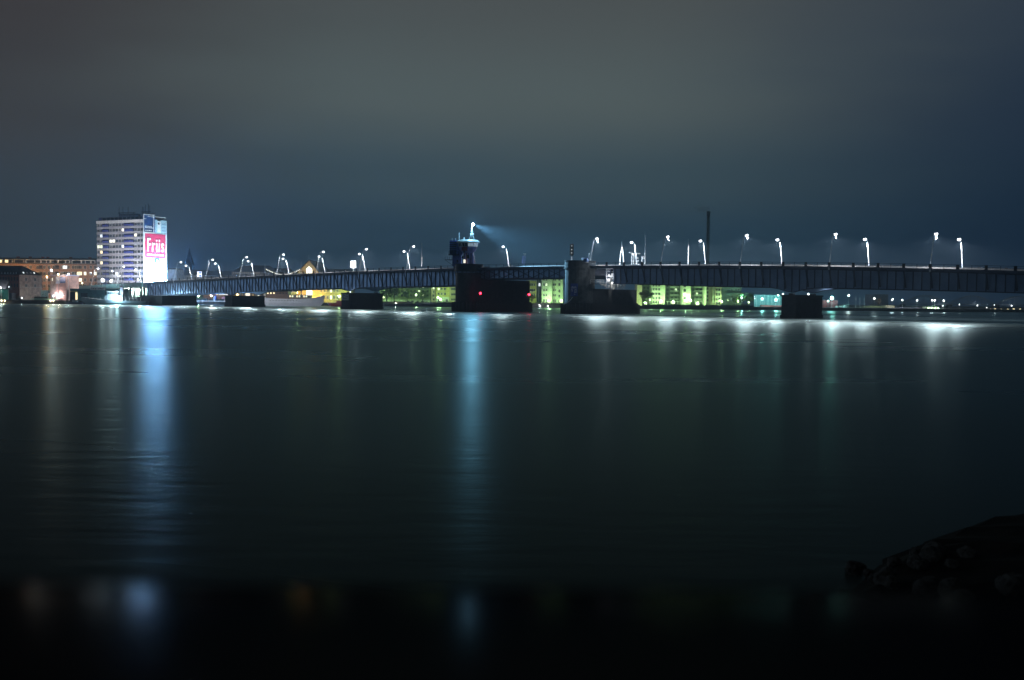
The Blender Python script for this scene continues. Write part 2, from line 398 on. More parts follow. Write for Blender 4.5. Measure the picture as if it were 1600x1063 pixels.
# piers
def slim_pier(sc, half, top, label):
    t = thing('bridge_pier', label, 'pier', bw(sc, 10, -2), BROT)
    z = 0.0
    while z < 2.0 + top - .5 - .01:                     # courses of squared stone with recessed joints
        h = min(.95, 2.0 + top - .5 - z); c = MB()
        c.prism([(-half, -9.6), (half, -9.6), (half, 10.4), (-half, 10.4)], z, z + h - .08)
        c.prism([(-half + .07, -9.53), (half - .07, -9.53), (half - .07, 10.33), (-half + .07, 10.33)], z + h - .08, z + h)
        c.build('stone_course', M_stone, t); z += h
    for n0 in (-9.9, 10.42): MB().box(-half - .3, n0, 0, half + .3, n0 + .28, 3.1).build('fender', M_timber, t)
    MB().prism([(-half - .25, -9.85), (half + .25, -9.85), (half + .25, 10.65), (-half - .25, 10.65)], 2.0 + top - .5, 2.0 + top).build('cap', M_stone, t)
    for n0 in (2.3 - 10, WID - 2.3 - 10):
        MB().box(-.8, n0 - .6, 2.0 + top, .8, n0 + .6, 2.0 + deckz(sc) - girder_depth(sc) - .22).build('bearing', M_black, t)
    return t
slim_pier(43.0, 2.5, 7.45, 'plain dark stone pier under the span right of the round pier')
p2 = slim_pier(255.2, 2.9, 7.4, 'dark stone pier with a pale square notice board')
slim_pier(345.7, 3.0, 5.7, 'low dark stone pier just left of the white steamer')
ab = thing('bridge_abutment', 'dark stone abutment under the left end of the bridge', 'abutment', bw(416, 10, -2), BROT)
MB().box(-12, -10.2, 0, 9, 11, 2 + deckz(416) - 6.75).build('masonry', M_stone, ab)
MB().box(-12.4, -10.6, 0, 9.4, 11.4, 3.6).build('plinth', M_stone, ab)
# notice board on the middle pier
nb = thing('notice_board', 'pale square board with faded lines fixed to the bridge pier', 'sign', bw(255.2 , .30, 4.2), BROT)
M_board = mat('board_paint', (0.34, 0.44, 0.46), .6, noise=.1)
M_boardtext = mat('board_print', (0.05, 0.09, 0.11), .6, noise=0)
MB().box(-2.7, -.08, -.2, 2.2, .02, 3.0).build('board', M_board, nb)
pr = MB()
for zz, x0, x1 in ((2.4, -2.2, -.6), (2.45, .3, 1.8), (1.9, -1.6, -.2), (1.5, .2, 1.9), (1.3, -2.2, -.9), (.8, -1.9, 1.6), (.4, -1.2, .9)): pr.box(x0, -.10, zz - .12, x1, -.085, zz + .12)
pr.build('print', M_boardtext, nb)

def stadium(r, n0, n1, seg=14):
    return [(r * math.cos(math.pi + math.pi * k / seg), n0 + r * math.sin(math.pi + math.pi * k / seg)) for k in range(seg + 1)] + \
           [(r * math.cos(math.pi * k / seg), n1 + r * math.sin(math.pi * k / seg)) for k in range(seg + 1)]
def round_pier(sc, label, r, n1, body_h, tower_top, ring0, stone):
    t = thing('bascule_pier', label, 'pier', bw(sc, 0, -2), BROT)
    MB().prism(stadium(r + 1.15, -.6, n1), 0, 2 + 3.5).build('fender', M_timber, t)
    for k in range(15):
        a = math.pi + math.pi * k / 14
        MB().box(-.18, -.18, .5, .18, .18, 5.9).build('fender_pile', M_timber, t, ((r + 1.3) * math.cos(a), -.6 + (r + 1.3) * math.sin(a), 0))
    MB().prism(stadium(r + 0.50, -.55, n1), 5.5, 6.1).build('plinth', M_stone, t)
    # courses of granite
    z = 6.1; tw = MB()
    while z < 2 + ring0 - .6:
        h = min(1.05, 2 + ring0 - z)
        tw.prism(stadium(r, -.5, 1.4), z, z + h - .07); tw.prism(stadium(r - .06, -.5, 1.4), z + h - .07, z + h); z += h
    tw.build('tower_shaft', stone, t)
    MB().prism(stadium(r + 0.55, -.5, 1.5), 2 + ring0, 2 + ring0 + .5).build('ring_ledge', stone, t)
    pp = MB().prism(stadium(r + 0.20, -.5, 1.4), 2 + ring0 + .5, 2 + ring0 + 1.45).prism(stadium(r + 0.35, -.5, 1.4), 2 + ring0 + 1.45, 2 + ring0 + 1.65).prism(stadium(r + 0.20, -.5, 1.4), 2 + ring0 + 1.65, 2 + tower_top - .25)
    pp.build('parapet', stone, t)
    MB().prism(stadium(r + 0.45, -.5, 1.4), 2 + tower_top - .25, 2 + tower_top).build('coping', stone, t)
    MB().box(-r + .05, 1.5, 6.1, r - .05, n1, 2 + body_h).prism(stadium(r - .2, n1, n1 + .05), 6.1, 2 + body_h).build('body', M_stone, t)
    return t
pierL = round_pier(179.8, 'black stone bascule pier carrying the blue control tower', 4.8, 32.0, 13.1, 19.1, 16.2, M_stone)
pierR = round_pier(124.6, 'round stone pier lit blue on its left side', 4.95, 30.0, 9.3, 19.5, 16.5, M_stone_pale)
# ================================================================== STREET LAMPS ON THE BRIDGE
def lamp_meshes(h, lean):
    # pole leans inwards over the road, then bends into a short arm
    pole = MB().tube([(0, 0, -.15), (0, lean * .30, h * .5), (0, lean * .58, h * .93)], [.16, .125, .10], 6).tube([(0, 0, -.2), (0, 0.02, .35)], .24, 6).mesh('pole', M_galv)
    a = [(0, lean * (.58 + .42 * math.sin(k / 6 * math.pi / 2)) if k else lean * .58, h * (.93 + .07 * math.sin(k / 6 * math.pi / 2) ** .7) if k else h * .93) for k in range(7)]
    arm = MB().tube(a, .095, 6).mesh('arm', M_galv)
    head = MB().strip([[(-.22, lean - .55, h - .02), (.22, lean - .55, h - .02), (.16, lean - .55, h + .16), (-.16, lean - .55, h + .16)],
                       [(-.30, lean + .1, h - .04), (.30, lean + .1, h - .04), (.2, lean + .1, h + .24), (-.2, lean + .1, h + .24)],
                       [(-.16, lean + .75, h - .02), (.16, lean + .75, h - .02), (.1, lean + .75, h + .1), (-.1, lean + .75, h + .1)]]).mesh('luminaire', M_galv)
    bulb = MB().ball((0, lean + .2, h - .26), .56, n=10, sz=.8).mesh('lamp_lens', M_bulb, True)
    stay = MB().tube([(0, lean + .05, h - .2), (0, lean + .95, h - 1.7)], .06, 4).mesh('sensor_stay', M_galv)
    return pole, arm, head, bulb, stay
LM_NEAR = lamp_meshes(11.2, 4.4); LM_FAR = lamp_meshes(10.3, 4.2)
def bridge_lamp(s, n, rz, ms, label, group, power, z=None, stay=False):
    base = bw(s, n, (deckz(s) if z is None else z))
    t = thing('street_lamp', label, 'street lamp', base, BROT + rz, group)
    for nm, me in zip(('pole', 'arm'), ms): put(nm, me, t)
    hd = put('luminaire', ms[2], t); put('lamp_lens', ms[3], hd)
    if stay: put('sensor_stay', ms[4], hd)
    h = 11.2 if ms is LM_NEAR else 10.3; ln = (4.4 if ms is LM_NEAR else 4.2) + .2
    lamp('SPOT', 'lamp_light', t, (0, ln, h - .75), power, LAMP_COL, 0.3, 170, (0, 0, -1), .3)
    return t
near_r = [-60, -30, 0, 30, 60, 90, 120]
names_r = {-60: None, -30: None, 0: 'rightmost tall bridge lamp on the near railing', 30: 'near railing lamp straight above the right slim pier',
           60: 'near railing lamp standing right of the tall chimney', 90: 'near railing lamp between two plain poles left of the chimney',
           120: 'near railing lamp rising behind the round pier parapet'}
for s in near_r:
    if names_r[s]: bridge_lamp(s, -.3, 0, LM_NEAR, names_r[s], 'leaning street lamps on the bridge', LAMP_P * 1.15, stay=True)
names_l = ['near railing lamp forming a V with another lamp left of the control tower', 'near railing lamp crossing its partner beside the lit square sign',
           'near railing lamp just right of the glowing gate', 'near railing lamp between the strings of festoon lights',
           'near railing lamp above the left slim pier', 'near railing lamp right of the double blue square board',
           'near railing lamp left of the double blue square board', 'near railing lamp in front of the glowing banner',
           'near railing lamp before the lower floors of the tower block', 'leftmost near railing lamp in front of the brick apartments']
for k in range(10):
    s = 215.7 + 30 * k
    bridge_lamp(s, -.3, 0, LM_NEAR, names_l[k], 'leaning street lamps on the bridge', LAMP_P * (.5 if k > 6 else 1))
far = [(-2.8, 'rightmost lamp on the far railing, leaning left'), (25.5, 'far railing lamp leaning left above the right slim pier'),
       (55.1, 'far railing lamp leaning left, second right of the chimney'), (84.2, 'far railing lamp leaning left beside the chimney'),
       (113.1, 'far railing lamp leaning left above the white gantry'), (176.0, 'far railing lamp leaning left beside the control tower searchlight beam'),
       (205.0, 'far railing lamp peeping out left of the control tower'), (234.7, 'far railing lamp leaning left, first left of the thin flagpole'),
       (264.8, 'far railing lamp leaning left behind the lit square sign'), (294.3, 'far railing lamp leaning left beside the glowing gate'),
       (322.7, 'far railing lamp leaning left below the festoon strings'), (352.3, 'far railing lamp leaning left above the low stone pier'),
       (382.3, 'far railing lamp leaning left beside the double blue square board'), (411.0, 'far railing lamp leaning left beside the church spire'),
       (465.0, 'far railing lamp leaning left at the foot of the banner'), (492.5, 'leftmost far railing lamp, before the tower block')]
for s, lb in far:
    bridge_lamp(s, WID + .3, math.pi, LM_FAR, lb, 'leaning street lamps on the far side of the bridge', LAMP_P * (.12 if s > 440 else 1))

# ================================================================== CONTROL TOWER
M_blue = mat('tower_blue', (0.09, 0.14, 0.50), .5, noise=.3, scale=.8)
M_blue_pale = mat('tower_pale_blue', (0.34, 0.36, 0.70), .5, noise=.15, scale=.8)
M_rust = mat('rust_red_panel', (0.22, 0.05, 0.04), .6, noise=.3, scale=1)
M_cream = mat('cream_roof', (0.62, 0.64, 0.58), .5, noise=.1, scale=.8)
CT = bw(181.5, -0.4, 19.1)
ct = thing('control_tower', 'blue bridge control tower with glazed cabin and cream roof', 'control tower', CT, 0)
# camera looks almost straight along +y here, so local x is across the picture (3.9 px per metre)
def ngon(cx, cy, r, n=10, rot=0.0, sy=1.0): return [(cx + r * math.cos(rot + 2 * math.pi * k / n), cy + sy * r * math.sin(rot + 2 * math.pi * k / n)) for k in range(n)]
MB().prism(ngon(1.7, 0, 1.95, 12), -1.0, 4.6).build('shaft', M_blue_pale, ct)
for k in range(6):
    a = math.pi * (1.03 + .155 * k)
    MB().box(-.16, -.1, 0, .16, .1, 4.4).build('fin', M_blue if k % 2 else M_rust, ct, (1.7 + 2.0 * math.cos(a), 2.0 * math.sin(a), 0))
fl = MB(); secs = []
for r_, z in ((2.0, 4.55), (3.3, 5.5), (3.85, 6.9)): secs.append([(x, y, z) for x, y in ngon(1.3, 0, r_, 10, .31)])
fl.strip(secs).build('cabin_base', M_blue_pale, ct)
MB().box(-1.2, -3.75, 5.3, 1.2, -2.9, 6.85).build('panel', M_rust, ct)
c10 = ngon(1.3, 0, 3.8, 10, .31); c10b = ngon(1.3, 0, 4.25, 10, .31)
core = MB().strip([[(x, y, 6.9) for x, y in ngon(1.3, 0, 2.7, 10, .31)], [(x, y, 8.5) for x, y in ngon(1.3, 0, 2.8, 10, .31)]]).build('cabin_core', M_black, ct)
M_cabglass = mat('cabin_glass', (0.3, 0.42, 0.5), .1, noise=.4, scale=.7, emit=(.55, .75, .9), estr=.35)
for k in range(10):
    p, q = c10[k], c10[(k + 1) % 10]; p2, q2 = c10b[k], c10b[(k + 1) % 10]
    w = MB()
    def lp(t, h):
        a = Vector((p[0] + (q[0] - p[0]) * t, p[1] + (q[1] - p[1]) * t, 6.95)); b_ = Vector((p2[0] + (q2[0] - p2[0]) * t, p2[1] + (q2[1] - p2[1]) * t, 8.45))
        return a.lerp(b_, h)
    w.add([lp(.08, .06), lp(.92, .06), lp(.92, .94), lp(.08, .94)], [(0, 1, 2, 3)], 0)
    for t0, t1, h0, h1 in ((0, 1, 0, .06), (0, 1, .94, 1), (0, .08, .06, .94), (.92, 1, .06, .94), (.47, .53, .06, .94)):
        w.add([lp(t0, h0) * 1.002, lp(t1, h0) * 1.002, lp(t1, h1) * 1.002, lp(t0, h1) * 1.002], [(0, 1, 2, 3)], 1)
    cxm = (p[0] + q[0]) / 2
    w.build('window', [M_cabglass if cxm > 2.0 else M_glass, M_white], ct)
MB().strip([[(x, y, z) for x, y in ngon(1.3, 0, r_, 10, .31)] for r_, z in ((4.4, 8.5), (5.0, 8.75), (4.7, 9.15), (3.9, 9.75))]).build('roof', M_cream, ct)
# rear stair block with its own shaft
MB().box(-6.1, -.6, 3.9, -.9, 3.4, 9.5).build('stair_block', M_blue, ct)
MB().box(-5.0, 0, -.8, -1.4, 3.2, 3.9).build('stair_shaft', M_blue, ct)
for k in range(6): MB().box(-6.16, -.72, 4.2 + k * .85, -3.4, -.6, 4.2 + k * .85 + .5).build('louvre', M_steel_dark, ct)
MB().box(-6.6, -1.4, 3.5, -2.2, -.7, 3.85).build('walkway', M_black, ct)
for k in range(4): put('baluster', me_bal, ct, (-6.4 + 1.3 * k, -1.35, 3.85))
MB().tube([(-6.4, -1.35, 5.0), (-2.3, -1.35, 5.0)], .05, 4).build('handrail', M_black, ct)
for x_, z_ in ((-.75, 2.7), (-2.9, 1.2), (-.2, 4.9)): MB().box(x_ - .3, -2.6 if x_ > -1 else -.75, z_ - .5, x_ + .3, -2.2 if x_ > -1 else -.55, z_ + .5).build('window', M_glass, ct)
MB().box(-.35, -2.75, .45, .35, -2.35, 1.75).build('lit_window', M_lit, ct)
MB().box(.9, -2.62, 2.2, 1.8, -2.4, 3.7).build('door', M_glass, ct)
MB().box(3.75, -.3, -.2, 4.05, 0, 3.4).build('corner_post', M_white, ct)
# platform at the left side
MB().box(-8.0, -.9, 1.6, -5.0, .9, 1.8).tube([(-7.8, -.6, 1.6), (-5.0, -.6, -.4)], .08, 4).build('side_platform', M_black, ct)
for k in range(4): put('baluster', me_bal, ct, (-7.9 + .9 * k, -.9, 1.8))
for x_, h_ in ((-5.2, .9), (-3.8, .8), (-2.4, 3.2), (-.4, 1.3)): MB().tube([(x_, 0.5, 9.4), (x_, .5, 9.6 + h_)], .09 if x_ != -.4 else .17, 5).build('aerial', M_white if x_ == -.4 else M_galv, ct)
# mast with radar and searchlight
mz = 9.7; mx_ = 2.7
for a, b_ in (((-1.1, -.6), (.05, 0)), ((1.1, -.6), (.1, 0)), ((0, 1.0), (.05, .05))):
    MB().tube([(mx_ + a[0], a[1], mz), (mx_ + b_[0], b_[1], mz + 3.2)], .07, 5).build('mast_leg', M_white, ct)
MB().tube([(mx_, 0, mz + 2.2), (mx_ + .05, 0, mz + 6.0)], .13, 6).build('mast', M_white, ct)
MB().box(mx_ - .7, -.25, mz + 2.3, mx_ + .9, .1, mz + 2.75).build('radar', M_white, ct)
MB().box(mx_ - .5, -.2, mz + 3.5, mx_ + .5, .15, mz + 3.75).build('crosstree', M_white, ct)
SL = Vector((mx_ + .45, -.1, mz + 6.3))
MB().lathe([(.2, -.45), (.5, -.1), (.55, .3)], 10).build('searchlight_housing', M_black, ct, SL + Vector((-.35, 0, 0)))
MB().ball((0, 0, 0), .62, n=10).build('searchlight_lens', mat('searchlight_glass', (.9, .9, .9), .3, noise=0, emit=(.72, .93, 1.0), estr=SL_BULB), ct, SL, True)
lamp('SPOT', 'searchlight_beam', ct, SL + Vector((.7, -.2, -.1)), SL_P, (.30, .68, 1.0), .25, 44, (0.80, -0.50, -.37), 1.0)
lamp('POINT', 'searchlight_glow', ct, SL + Vector((.1, -.9, .2)), SL_G, (.26, .62, .95), .4)

# red navigation lights
for s_, n_, z_, lb in ((176.6, -5.2, 10.6, 'red light on the face of the black pier below the control tower'), (170.6, 25.5, 9.8, 'red light at the right edge of the black pier')):
    p = bw(s_, n_, z_)
    if n_ < 0: p = pix(750.6, 458.5, 396)
    else: p = pix(826.5, 460.5, 401)
    t = thing('navigation_light', lb, 'signal light', p, 0, 'red lights on the pier')
    MB().box(-.25, -.1, -.9, .25, .5, -.5).tube([(0, .2, -9), (0, .2, -.5)], .07, 4).build('bracket', M_black, t)
    MB().ball((0, 0, 0), .42, n=8).build('lens', M_bulb_red, t, None, True)
    lamp('POINT', 'red_glow', t, (0.2, -.8, 0), RED_P, (1, .02, .06), .2)

# ================================================================== OWN QUAY: the ledge in front of the camera and the rocky bank
M_ledge = bpy.data.materials.new('dark_lacquered_rail'); M_ledge.use_nodes = True; t = M_ledge.node_tree; t.nodes.clear()
l_d = t.nodes.new('ShaderNodeBsdfDiffuse'); l_d.inputs['Color'].default_value = (.004, .005, .006, 1)
l_g = t.nodes.new('ShaderNodeBsdfGlossy'); l_g.inputs['Roughness'].default_value = LEDGE_R
l_n = t.nodes.new('ShaderNodeTexNoise'); l_n.inputs['Scale'].default_value = 9.0; l_n.inputs['Detail'].default_value = 4
l_r = t.nodes.new('ShaderNodeMapRange'); l_r.inputs[3].default_value = LEDGE_R * .85; l_r.inputs[4].default_value = LEDGE_R * 1.2; t.links.new(l_n.outputs['Fac'], l_r.inputs[0]); t.links.new(l_r.outputs[0], l_g.inputs['Roughness'])
l_m = t.nodes.new('ShaderNodeMixShader'); l_m.inputs[0].default_value = LEDGE_REF; t.links.new(l_d.outputs[0], l_m.inputs[1]); t.links.new(l_g.outputs[0], l_m.inputs[2])
l_o = t.nodes.new('ShaderNodeOutputMaterial'); t.links.new(l_m.outputs[0], l_o.inputs['Surface'])
led = thing('quay_rail', 'glossy black rail top along the near bottom edge, out of focus', 'rail', (0, 0, 0))
prof = []
y0, z0 = 0.862, EYE - 0.862 * math.tan(R(16.15))
# far edge tilts down by about 8 degrees, flattening towards the viewer
yy, zz_ = y0, z0; top = [(yy, zz_)]
for k in range(14):
    d_ = 0.03; tilt = R(8.3 - 14.5 * (k * d_))
    yy -= d_; zz_ += d_ * math.tan(max(tilt, R(1.5))); top.append((yy, zz_))
profile = [(y0 - .004, z0 - .05), (y0, z0 - .012)] + top + [(top[-1][0] - .02, top[-1][1] - .03), (top[-1][0], top[-1][1] - .06)]
MB().strip([[(x, y, z) for y, z in profile] for x in np.linspace(-4, 4, 17)]).build('rail_top', M_ledge, led, None, True)
MB().box(-4, .48, -.5, 4, .76, EYE - .36).build('parapet_wall', M_stone, led)
# bank of rubble to the right
bk = MB(); WLN = [(4.6, 14.0), (5.3, 16.4), (7.0, 19.0), (9.3, 21.2), (12.5, 23.6), (17, 26), (24, 28), (40, 31)]
rows = []
WL2 = [(WLN[k][0] * (1 - q) + WLN[k + 1][0] * q, WLN[k][1] * (1 - q) + WLN[k + 1][1] * q, k + q) for k in range(len(WLN) - 1) for q in (0, .2, .4, .6, .8)]
for x, y, i in WL2:
    row = []
    for j in range(15):
        f_ = j / 14
        jit = random.uniform(-.12, .12)
        row.append((x + (10 + x * .3) * f_ * .75 + jit, y - (9.0 + .15 * x) * f_ + jit, -.12 + 1.5 * (f_ ** .45) * (1.0 + .08 * i) + random.uniform(-.07, .07)))
    rows.append(row)
bk.strip(rows, closed=False)
M_bank = mat('bank_soil', (0.012, 0.010, 0.007), .95, spec=.1, noise=.5, scale=1.5, bump=.6)
structure('bank', bk.build('bank', M_bank))
M_rock = mat('rip_rap', (0.055, 0.053, 0.046), .9, spec=.1, noise=.5, scale=2.5, bump=.5)
def rock_mesh(seed):
    rr = random.Random(seed); bm = bmesh.new(); bmesh.ops.create_icosphere(bm, subdivisions=2, radius=1)
    for v in bm.verts: v.co *= rr.uniform(.78, 1.12); v.co.z *= .7
    me = bpy.data.meshes.new('boulder'); bm.to_mesh(me); bm.free(); me.materials.append(M_rock); return me
RM = [rock_mesh(k) for k in range(6)]
for k in range(44):
    i = random.uniform(0, 1.7); i0 = int(i); f_ = i - i0
    x = WLN[i0][0] * (1 - f_) + WLN[i0 + 1][0] * f_; y = WLN[i0][1] * (1 - f_) + WLN[i0 + 1][1] * f_
    u_ = random.random() ** 1.6
    x += 2.3 * u_ + random.uniform(-.3, .2); y -= 2.2 * u_ + random.uniform(-.3, .3)
    o = put('boulder', random.choice(RM), None, (x, y, .0 + 1.42 * (.27 * u_) ** .45), random.uniform(0, 6), None)
    sc = random.uniform(.09, .22) if k > 3 else .26; o.scale = (sc, sc * .8, sc)
    tag(o, 'dark boulder among the rubble of the near bank', 'boulder', 'boulders on the near bank')
# ================================================================== LEFT SHORE
def on_bridge(x, y, n):
    """station s and height z of the sight line through a pixel where it crosses the plane at offset n of the bridge"""
    d = pix(x, y, 1.0) - Vector((0, 0, EYE)); px_, py_ = BX + NX * n, BY + NY * n
    det = -DX * d.y + DY * d.x
    s = (px_ * d.y - py_ * d.x) / det; k = (-DY * px_ + DX * py_) / det
    k = (py_ + DY * s) / d.y
    return s, EYE + d.z * k
_wm = {}
def window_mesh(w, h, glass, frame, bars=1):
    key = (round(w, 2), round(h, 2), glass.name, frame.name, bars)
    if key not in _wm:
        b_ = MB(); f = min(.12, w * .12)
        b_.box(-w / 2 + f, -.04, f, w / 2 - f, .02, h - f, 0)
        b_.box(-w / 2, -.10, 0, w / 2, .02, f, 1).box(-w / 2, -.10, h - f, w / 2, .02, h, 1)
        b_.box(-w / 2, -.10, f, -w / 2 + f, .02, h - f, 1).box(w / 2 - f, -.10, f, w / 2, .02, h - f, 1)
        for k in range(bars):
            xx = -w / 2 + w * (k + 1) / (bars + 1); b_.box(xx - .05, -.09, f, xx + .05, .02, h - f, 1)
        _wm[key] = b_.mesh('window', [glass, frame])
    return _wm[key]
M_lit_cool = mat('lit_window_cool', (.8, .8, .8), .4, noise=0, emit=(.85, .95, 1.0), estr=1.3)
M_lit_warm = mat('lit_window_warm', (.8, .7, .5), .4, noise=0, emit=(1.0, .78, .42), estr=1.8)
M_lit_green = mat('lit_window_green', (.8, .8, .7), .4, noise=0, emit=(.85, 1.0, .65), estr=1.5)
M_frame = mat('window_frame', (.5, .5, .5), .5, noise=0)
M_frame_dark = mat('dark_window_frame', (.06, .06, .065), .5, noise=0)
M_brick = mat('orange_brick', (.40, .23, .155), .85, noise=.25, scale=1.5)
M_brick_red = mat('red_brick', (.27, .09, .07), .85, noise=.3, scale=1.2)
M_brick_pale = mat('weathered_brick', (.36, .27, .23), .85, noise=.3, scale=.5)
M_brick_pink = mat('pink_render', (.5, .28, .24), .85, noise=.2, scale=.6)
M_tile = mat('dark_roof_tiles', (.035, .032, .035), .7, noise=.35, scale=1.2)
M_slate = mat('slate_roof', (.10, .11, .125), .7, noise=.3, scale=.9)
M_roofgrey = mat('grey_sheet_roof', (.10, .11, .13), .6, noise=.25, scale=.3)

class Facade:
    """a building whose front faces the water: local x runs across, y away from the viewer, z up from the quay"""
    def __init__(f, name, label, cat, x0, x1, Y, group=None, rz=0.0):
        a = pix(x0, 470, Y); b_ = pix(x1, 470, Y); f.Y = Y; f.x0 = a.x; f.w = b_.x - a.x
        f.t = thing(name, label, cat, (a.x, Y, GZ), rz, group)
    def lx(f, x, y=470): return pix(x, y, f.Y).x - f.x0
    def lz(f, x, y): return pix(x, y, f.Y).z - GZ
    def wall(f, xa, xb, ytop, m, depth=12, ybot=None, y0=0.0, name='wall'):
        xm = (xa + xb) / 2
        return MB().box(f.lx(xa), y0, 0 if ybot is None else f.lz(xm, ybot), f.lx(xb), y0 + depth, f.lz(xm, ytop)).build(name, m, f.t)
    def win(f, x, y, w, h, glass=None, frame=None, bars=1, y0=0.0, name='window'):
        return put(name, window_mesh(w, h, glass or M_glass, frame or M_frame, bars), f.t, (f.lx(x, y), y0, f.lz(x, y) - h / 2))
    def slab(f, xa, xb, ya, yb, m, y0, y1, name):
        return MB().box(f.lx(xa), y0, f.lz((xa + xb) / 2, yb), f.lx(xb), y1, f.lz((xa + xb) / 2, ya)).build(name, m, f.t)

# ---- tower block with the glowing banner
TB = thing('tower_block', 'pale thirteen storey tower block with blue balconies beside the banner', 'tower block', (-225, 610, GZ), -0.4859)
M_tbwall = mat('pale_panel', (.40, .39, .42), .8, noise=.1, scale=.2)
M_balc = mat('blue_balcony', (.06, .08, .36), .6, noise=.2, scale=.6)
M_pent = mat('dark_cladding', (.08, .08, .10), .6, noise=.3, scale=.5)
TW, TD, TH = 41.0, 18.4, 49.6
MB().box(-TW, .35, 0, -.0, TD, TH).build('wall', M_tbwall, TB)
ROW0, RSP = 46.9, 3.35
for r in range(13):
    zc = ROW0 - RSP * r
    MB().box(-TW, 0, zc - RSP + 1.0, -.02, .348, zc - 1.0).build('spandrel', M_tbwall, TB) if r < 13 else None
MB().box(-TW - .1, -.1, ROW0 + 1.0, -.02, .348, TH + .05).build('parapet', M_white, TB)
LITS = {(1, 8): M_lit, (2, 1): M_lit_cool, (2, 12): M_lit, (3, 4): M_lit, (3, 5): M_lit, (4, 0): M_lit_green, (4, 1): M_lit_green, (4, 8): M_lit_cool, (5, 1): M_lit_warm, (7, 1): M_lit_warm, (9, 6): M_lit_cool}
me_bal_t = MB().box(-1.3, .1, -.95, 1.3, .34, .95, 0).box(-1.3, -.25, -.95, 1.3, -.15, .2, 1).box(-1.36, -.25, -.95, -1.26, .3, .95, 1).mesh('balcony', [M_glass, M_balc])
for r in range(13):
    zc = ROW0 - RSP * r
    for k in range(15):
        x = -TW + (k + .5) * TW / 15
        if k in (2, 3, 9, 10, 11): put('balcony', me_bal_t, TB, (x, 0, zc)); continue
        g = LITS.get((r, k), M_glass)
        put('window', window_mesh(2.3, 1.9, g, M_frame if (r * 7 + k * 3) % 4 else M_white, 2 if (r + k) % 3 else 1), TB, (x, .33, zc - .95))
MB().box(-TW + .5, 1.2, TH, -.8, TD - 1, TH + 2.2).build('penthouse', M_pent, TB)
for k in range(11):
    MB().box(-TW + 1 + k * 3.6, 1.0, TH + .3, -TW + 3.2 + k * 3.6, 1.19, TH + 1.9).build('penthouse_window', M_balc if k == 0 else M_glass, TB)
for xa, xb in ((-28, -13.5), (-7.5, 5.0)):
    xb = min(xb, -.5); MB().box(xa, 6, TH + 2.2, xb, 10, TH + 4.4).build('plant_room', M_pent, TB)
    MB().box(xa - .4, 5.6, TH + 4.9, xb + .4, 6.0, TH + 5.3).box(xa + 1, 5.7, TH + 4.4, xa + 1.3, 5.9, TH + 4.9).box(xb - 1.3, 5.7, TH + 4.4, xb - 1, 5.9, TH + 4.9).build('aerial_rail', M_black, TB)
for x, h in ((-27.5, 4.2), (-24, 4.0), (-19.5, 3.8), (-7, 3.5), (-5.8, 3.0), (-4.2, 4.5), (-1.8, 5), (-.6, 4)):
    MB().tube([(x, 5.8, TH + 4.4), (x, 5.8, TH + 4.9 + h)], .22, 4).build('aerial', M_black, TB)

# banners on the river face: they lie in the plane x = 0 of the tower block
BN = thing('advertising_banner', 'huge floodlit pink and white banner with white word and blue ring', 'banner', (-225, 610, GZ), -0.4859)
M_pink = mat('banner_pink', (.70, .045, .13), .7, noise=.06, scale=.3)
M_bwhite = mat('banner_white', (.72, .78, .82), .7, noise=.05, scale=.2)
M_bcyan = mat('banner_pale_cyan', (.45, .66, .74), .7, noise=.08, scale=.2)
M_bnavy = mat('banner_navy', (.012, .05, .17), .6, noise=.5, scale=.35)
M_bblue = mat('banner_blue', (.05, .16, .42), .6, noise=.1)
def face(y0, z0, y1, z1, x0=.05, x1=.2): return MB().box(x0, y0, z0, x1, y1, z1)
face(0.0, .5, TD, 41.6).build('sheet', M_bwhite, BN)
M_glow = mat('added_glow_sheet', (.7, .8, .85), .6, noise=0, emit=(.20, .48, 1.0), estr=BANNER_GLOW); M_glow.cycles.emission_sampling = 'FRONT'
face(.5, 6.0, TD - .5, 22.6, .2, .23).build('added_glow_panel', M_glow, BN)  # glow added to the floodlit sheet for its blue column on the water
face(1.2, 26.5, TD - 1.0, 41.2, .2, .24).build('pink_panel', M_pink, BN)
def text_mesh(body, size, offset, m, extrude=.02, align='LEFT', spacing=1.0, fit=None):
    cu = bpy.data.curves.new('lettering', 'FONT'); cu.body = body; cu.size = size; cu.offset = offset; cu.extrude = extrude; cu.align_x = align; cu.space_character = spacing
    o = bpy.data.objects.new('lettering', cu); col.objects.link(o)
    bpy.context.view_layer.update()
    dg = bpy.context.evaluated_depsgraph_get()
    me = bpy.data.meshes.new_from_object(o.evaluated_get(dg)); me.materials.clear(); me.materials.append(m)
    bpy.data.objects.remove(o); bpy.data.curves.remove(cu)
    if fit:
        xs = [v.co.x for v in me.vertices]; ys = [v.co.y for v in me.vertices]; x0, x1, y0, y1 = min(xs), max(xs), min(ys), max(ys)
        for v in me.vertices: v.co.x = (v.co.x - x0) / (x1 - x0) * fit[0]; v.co.y = (v.co.y - y0) / (y1 - y0) * fit[1]
    return me
M_letter = mat('banner_letter', (.85, .87, .88), .6, noise=0)
tx = put('lettering', text_mesh('Friis', 8.6, .09, M_letter, .05, fit=(13.2, 8.3), spacing=1.12), BN, (.30, 2.9, 30.2)); tx.rotation_euler = (math.pi / 2, 0, math.pi / 2)
face(2.9, 27.9, 15.8, 28.9, .24, .30).build('underline', M_letter, BN)
rg = MB(); q = []
for k in range(19):
    a = R(-50 + 280 * k / 18)
    q.append([(xx, 10.6 + rr * math.cos(a), 24.6 + rr * math.sin(a)) for xx, rr in ((.2, .95), (.34, .95), (.34, 2.1), (.2, 2.1))])
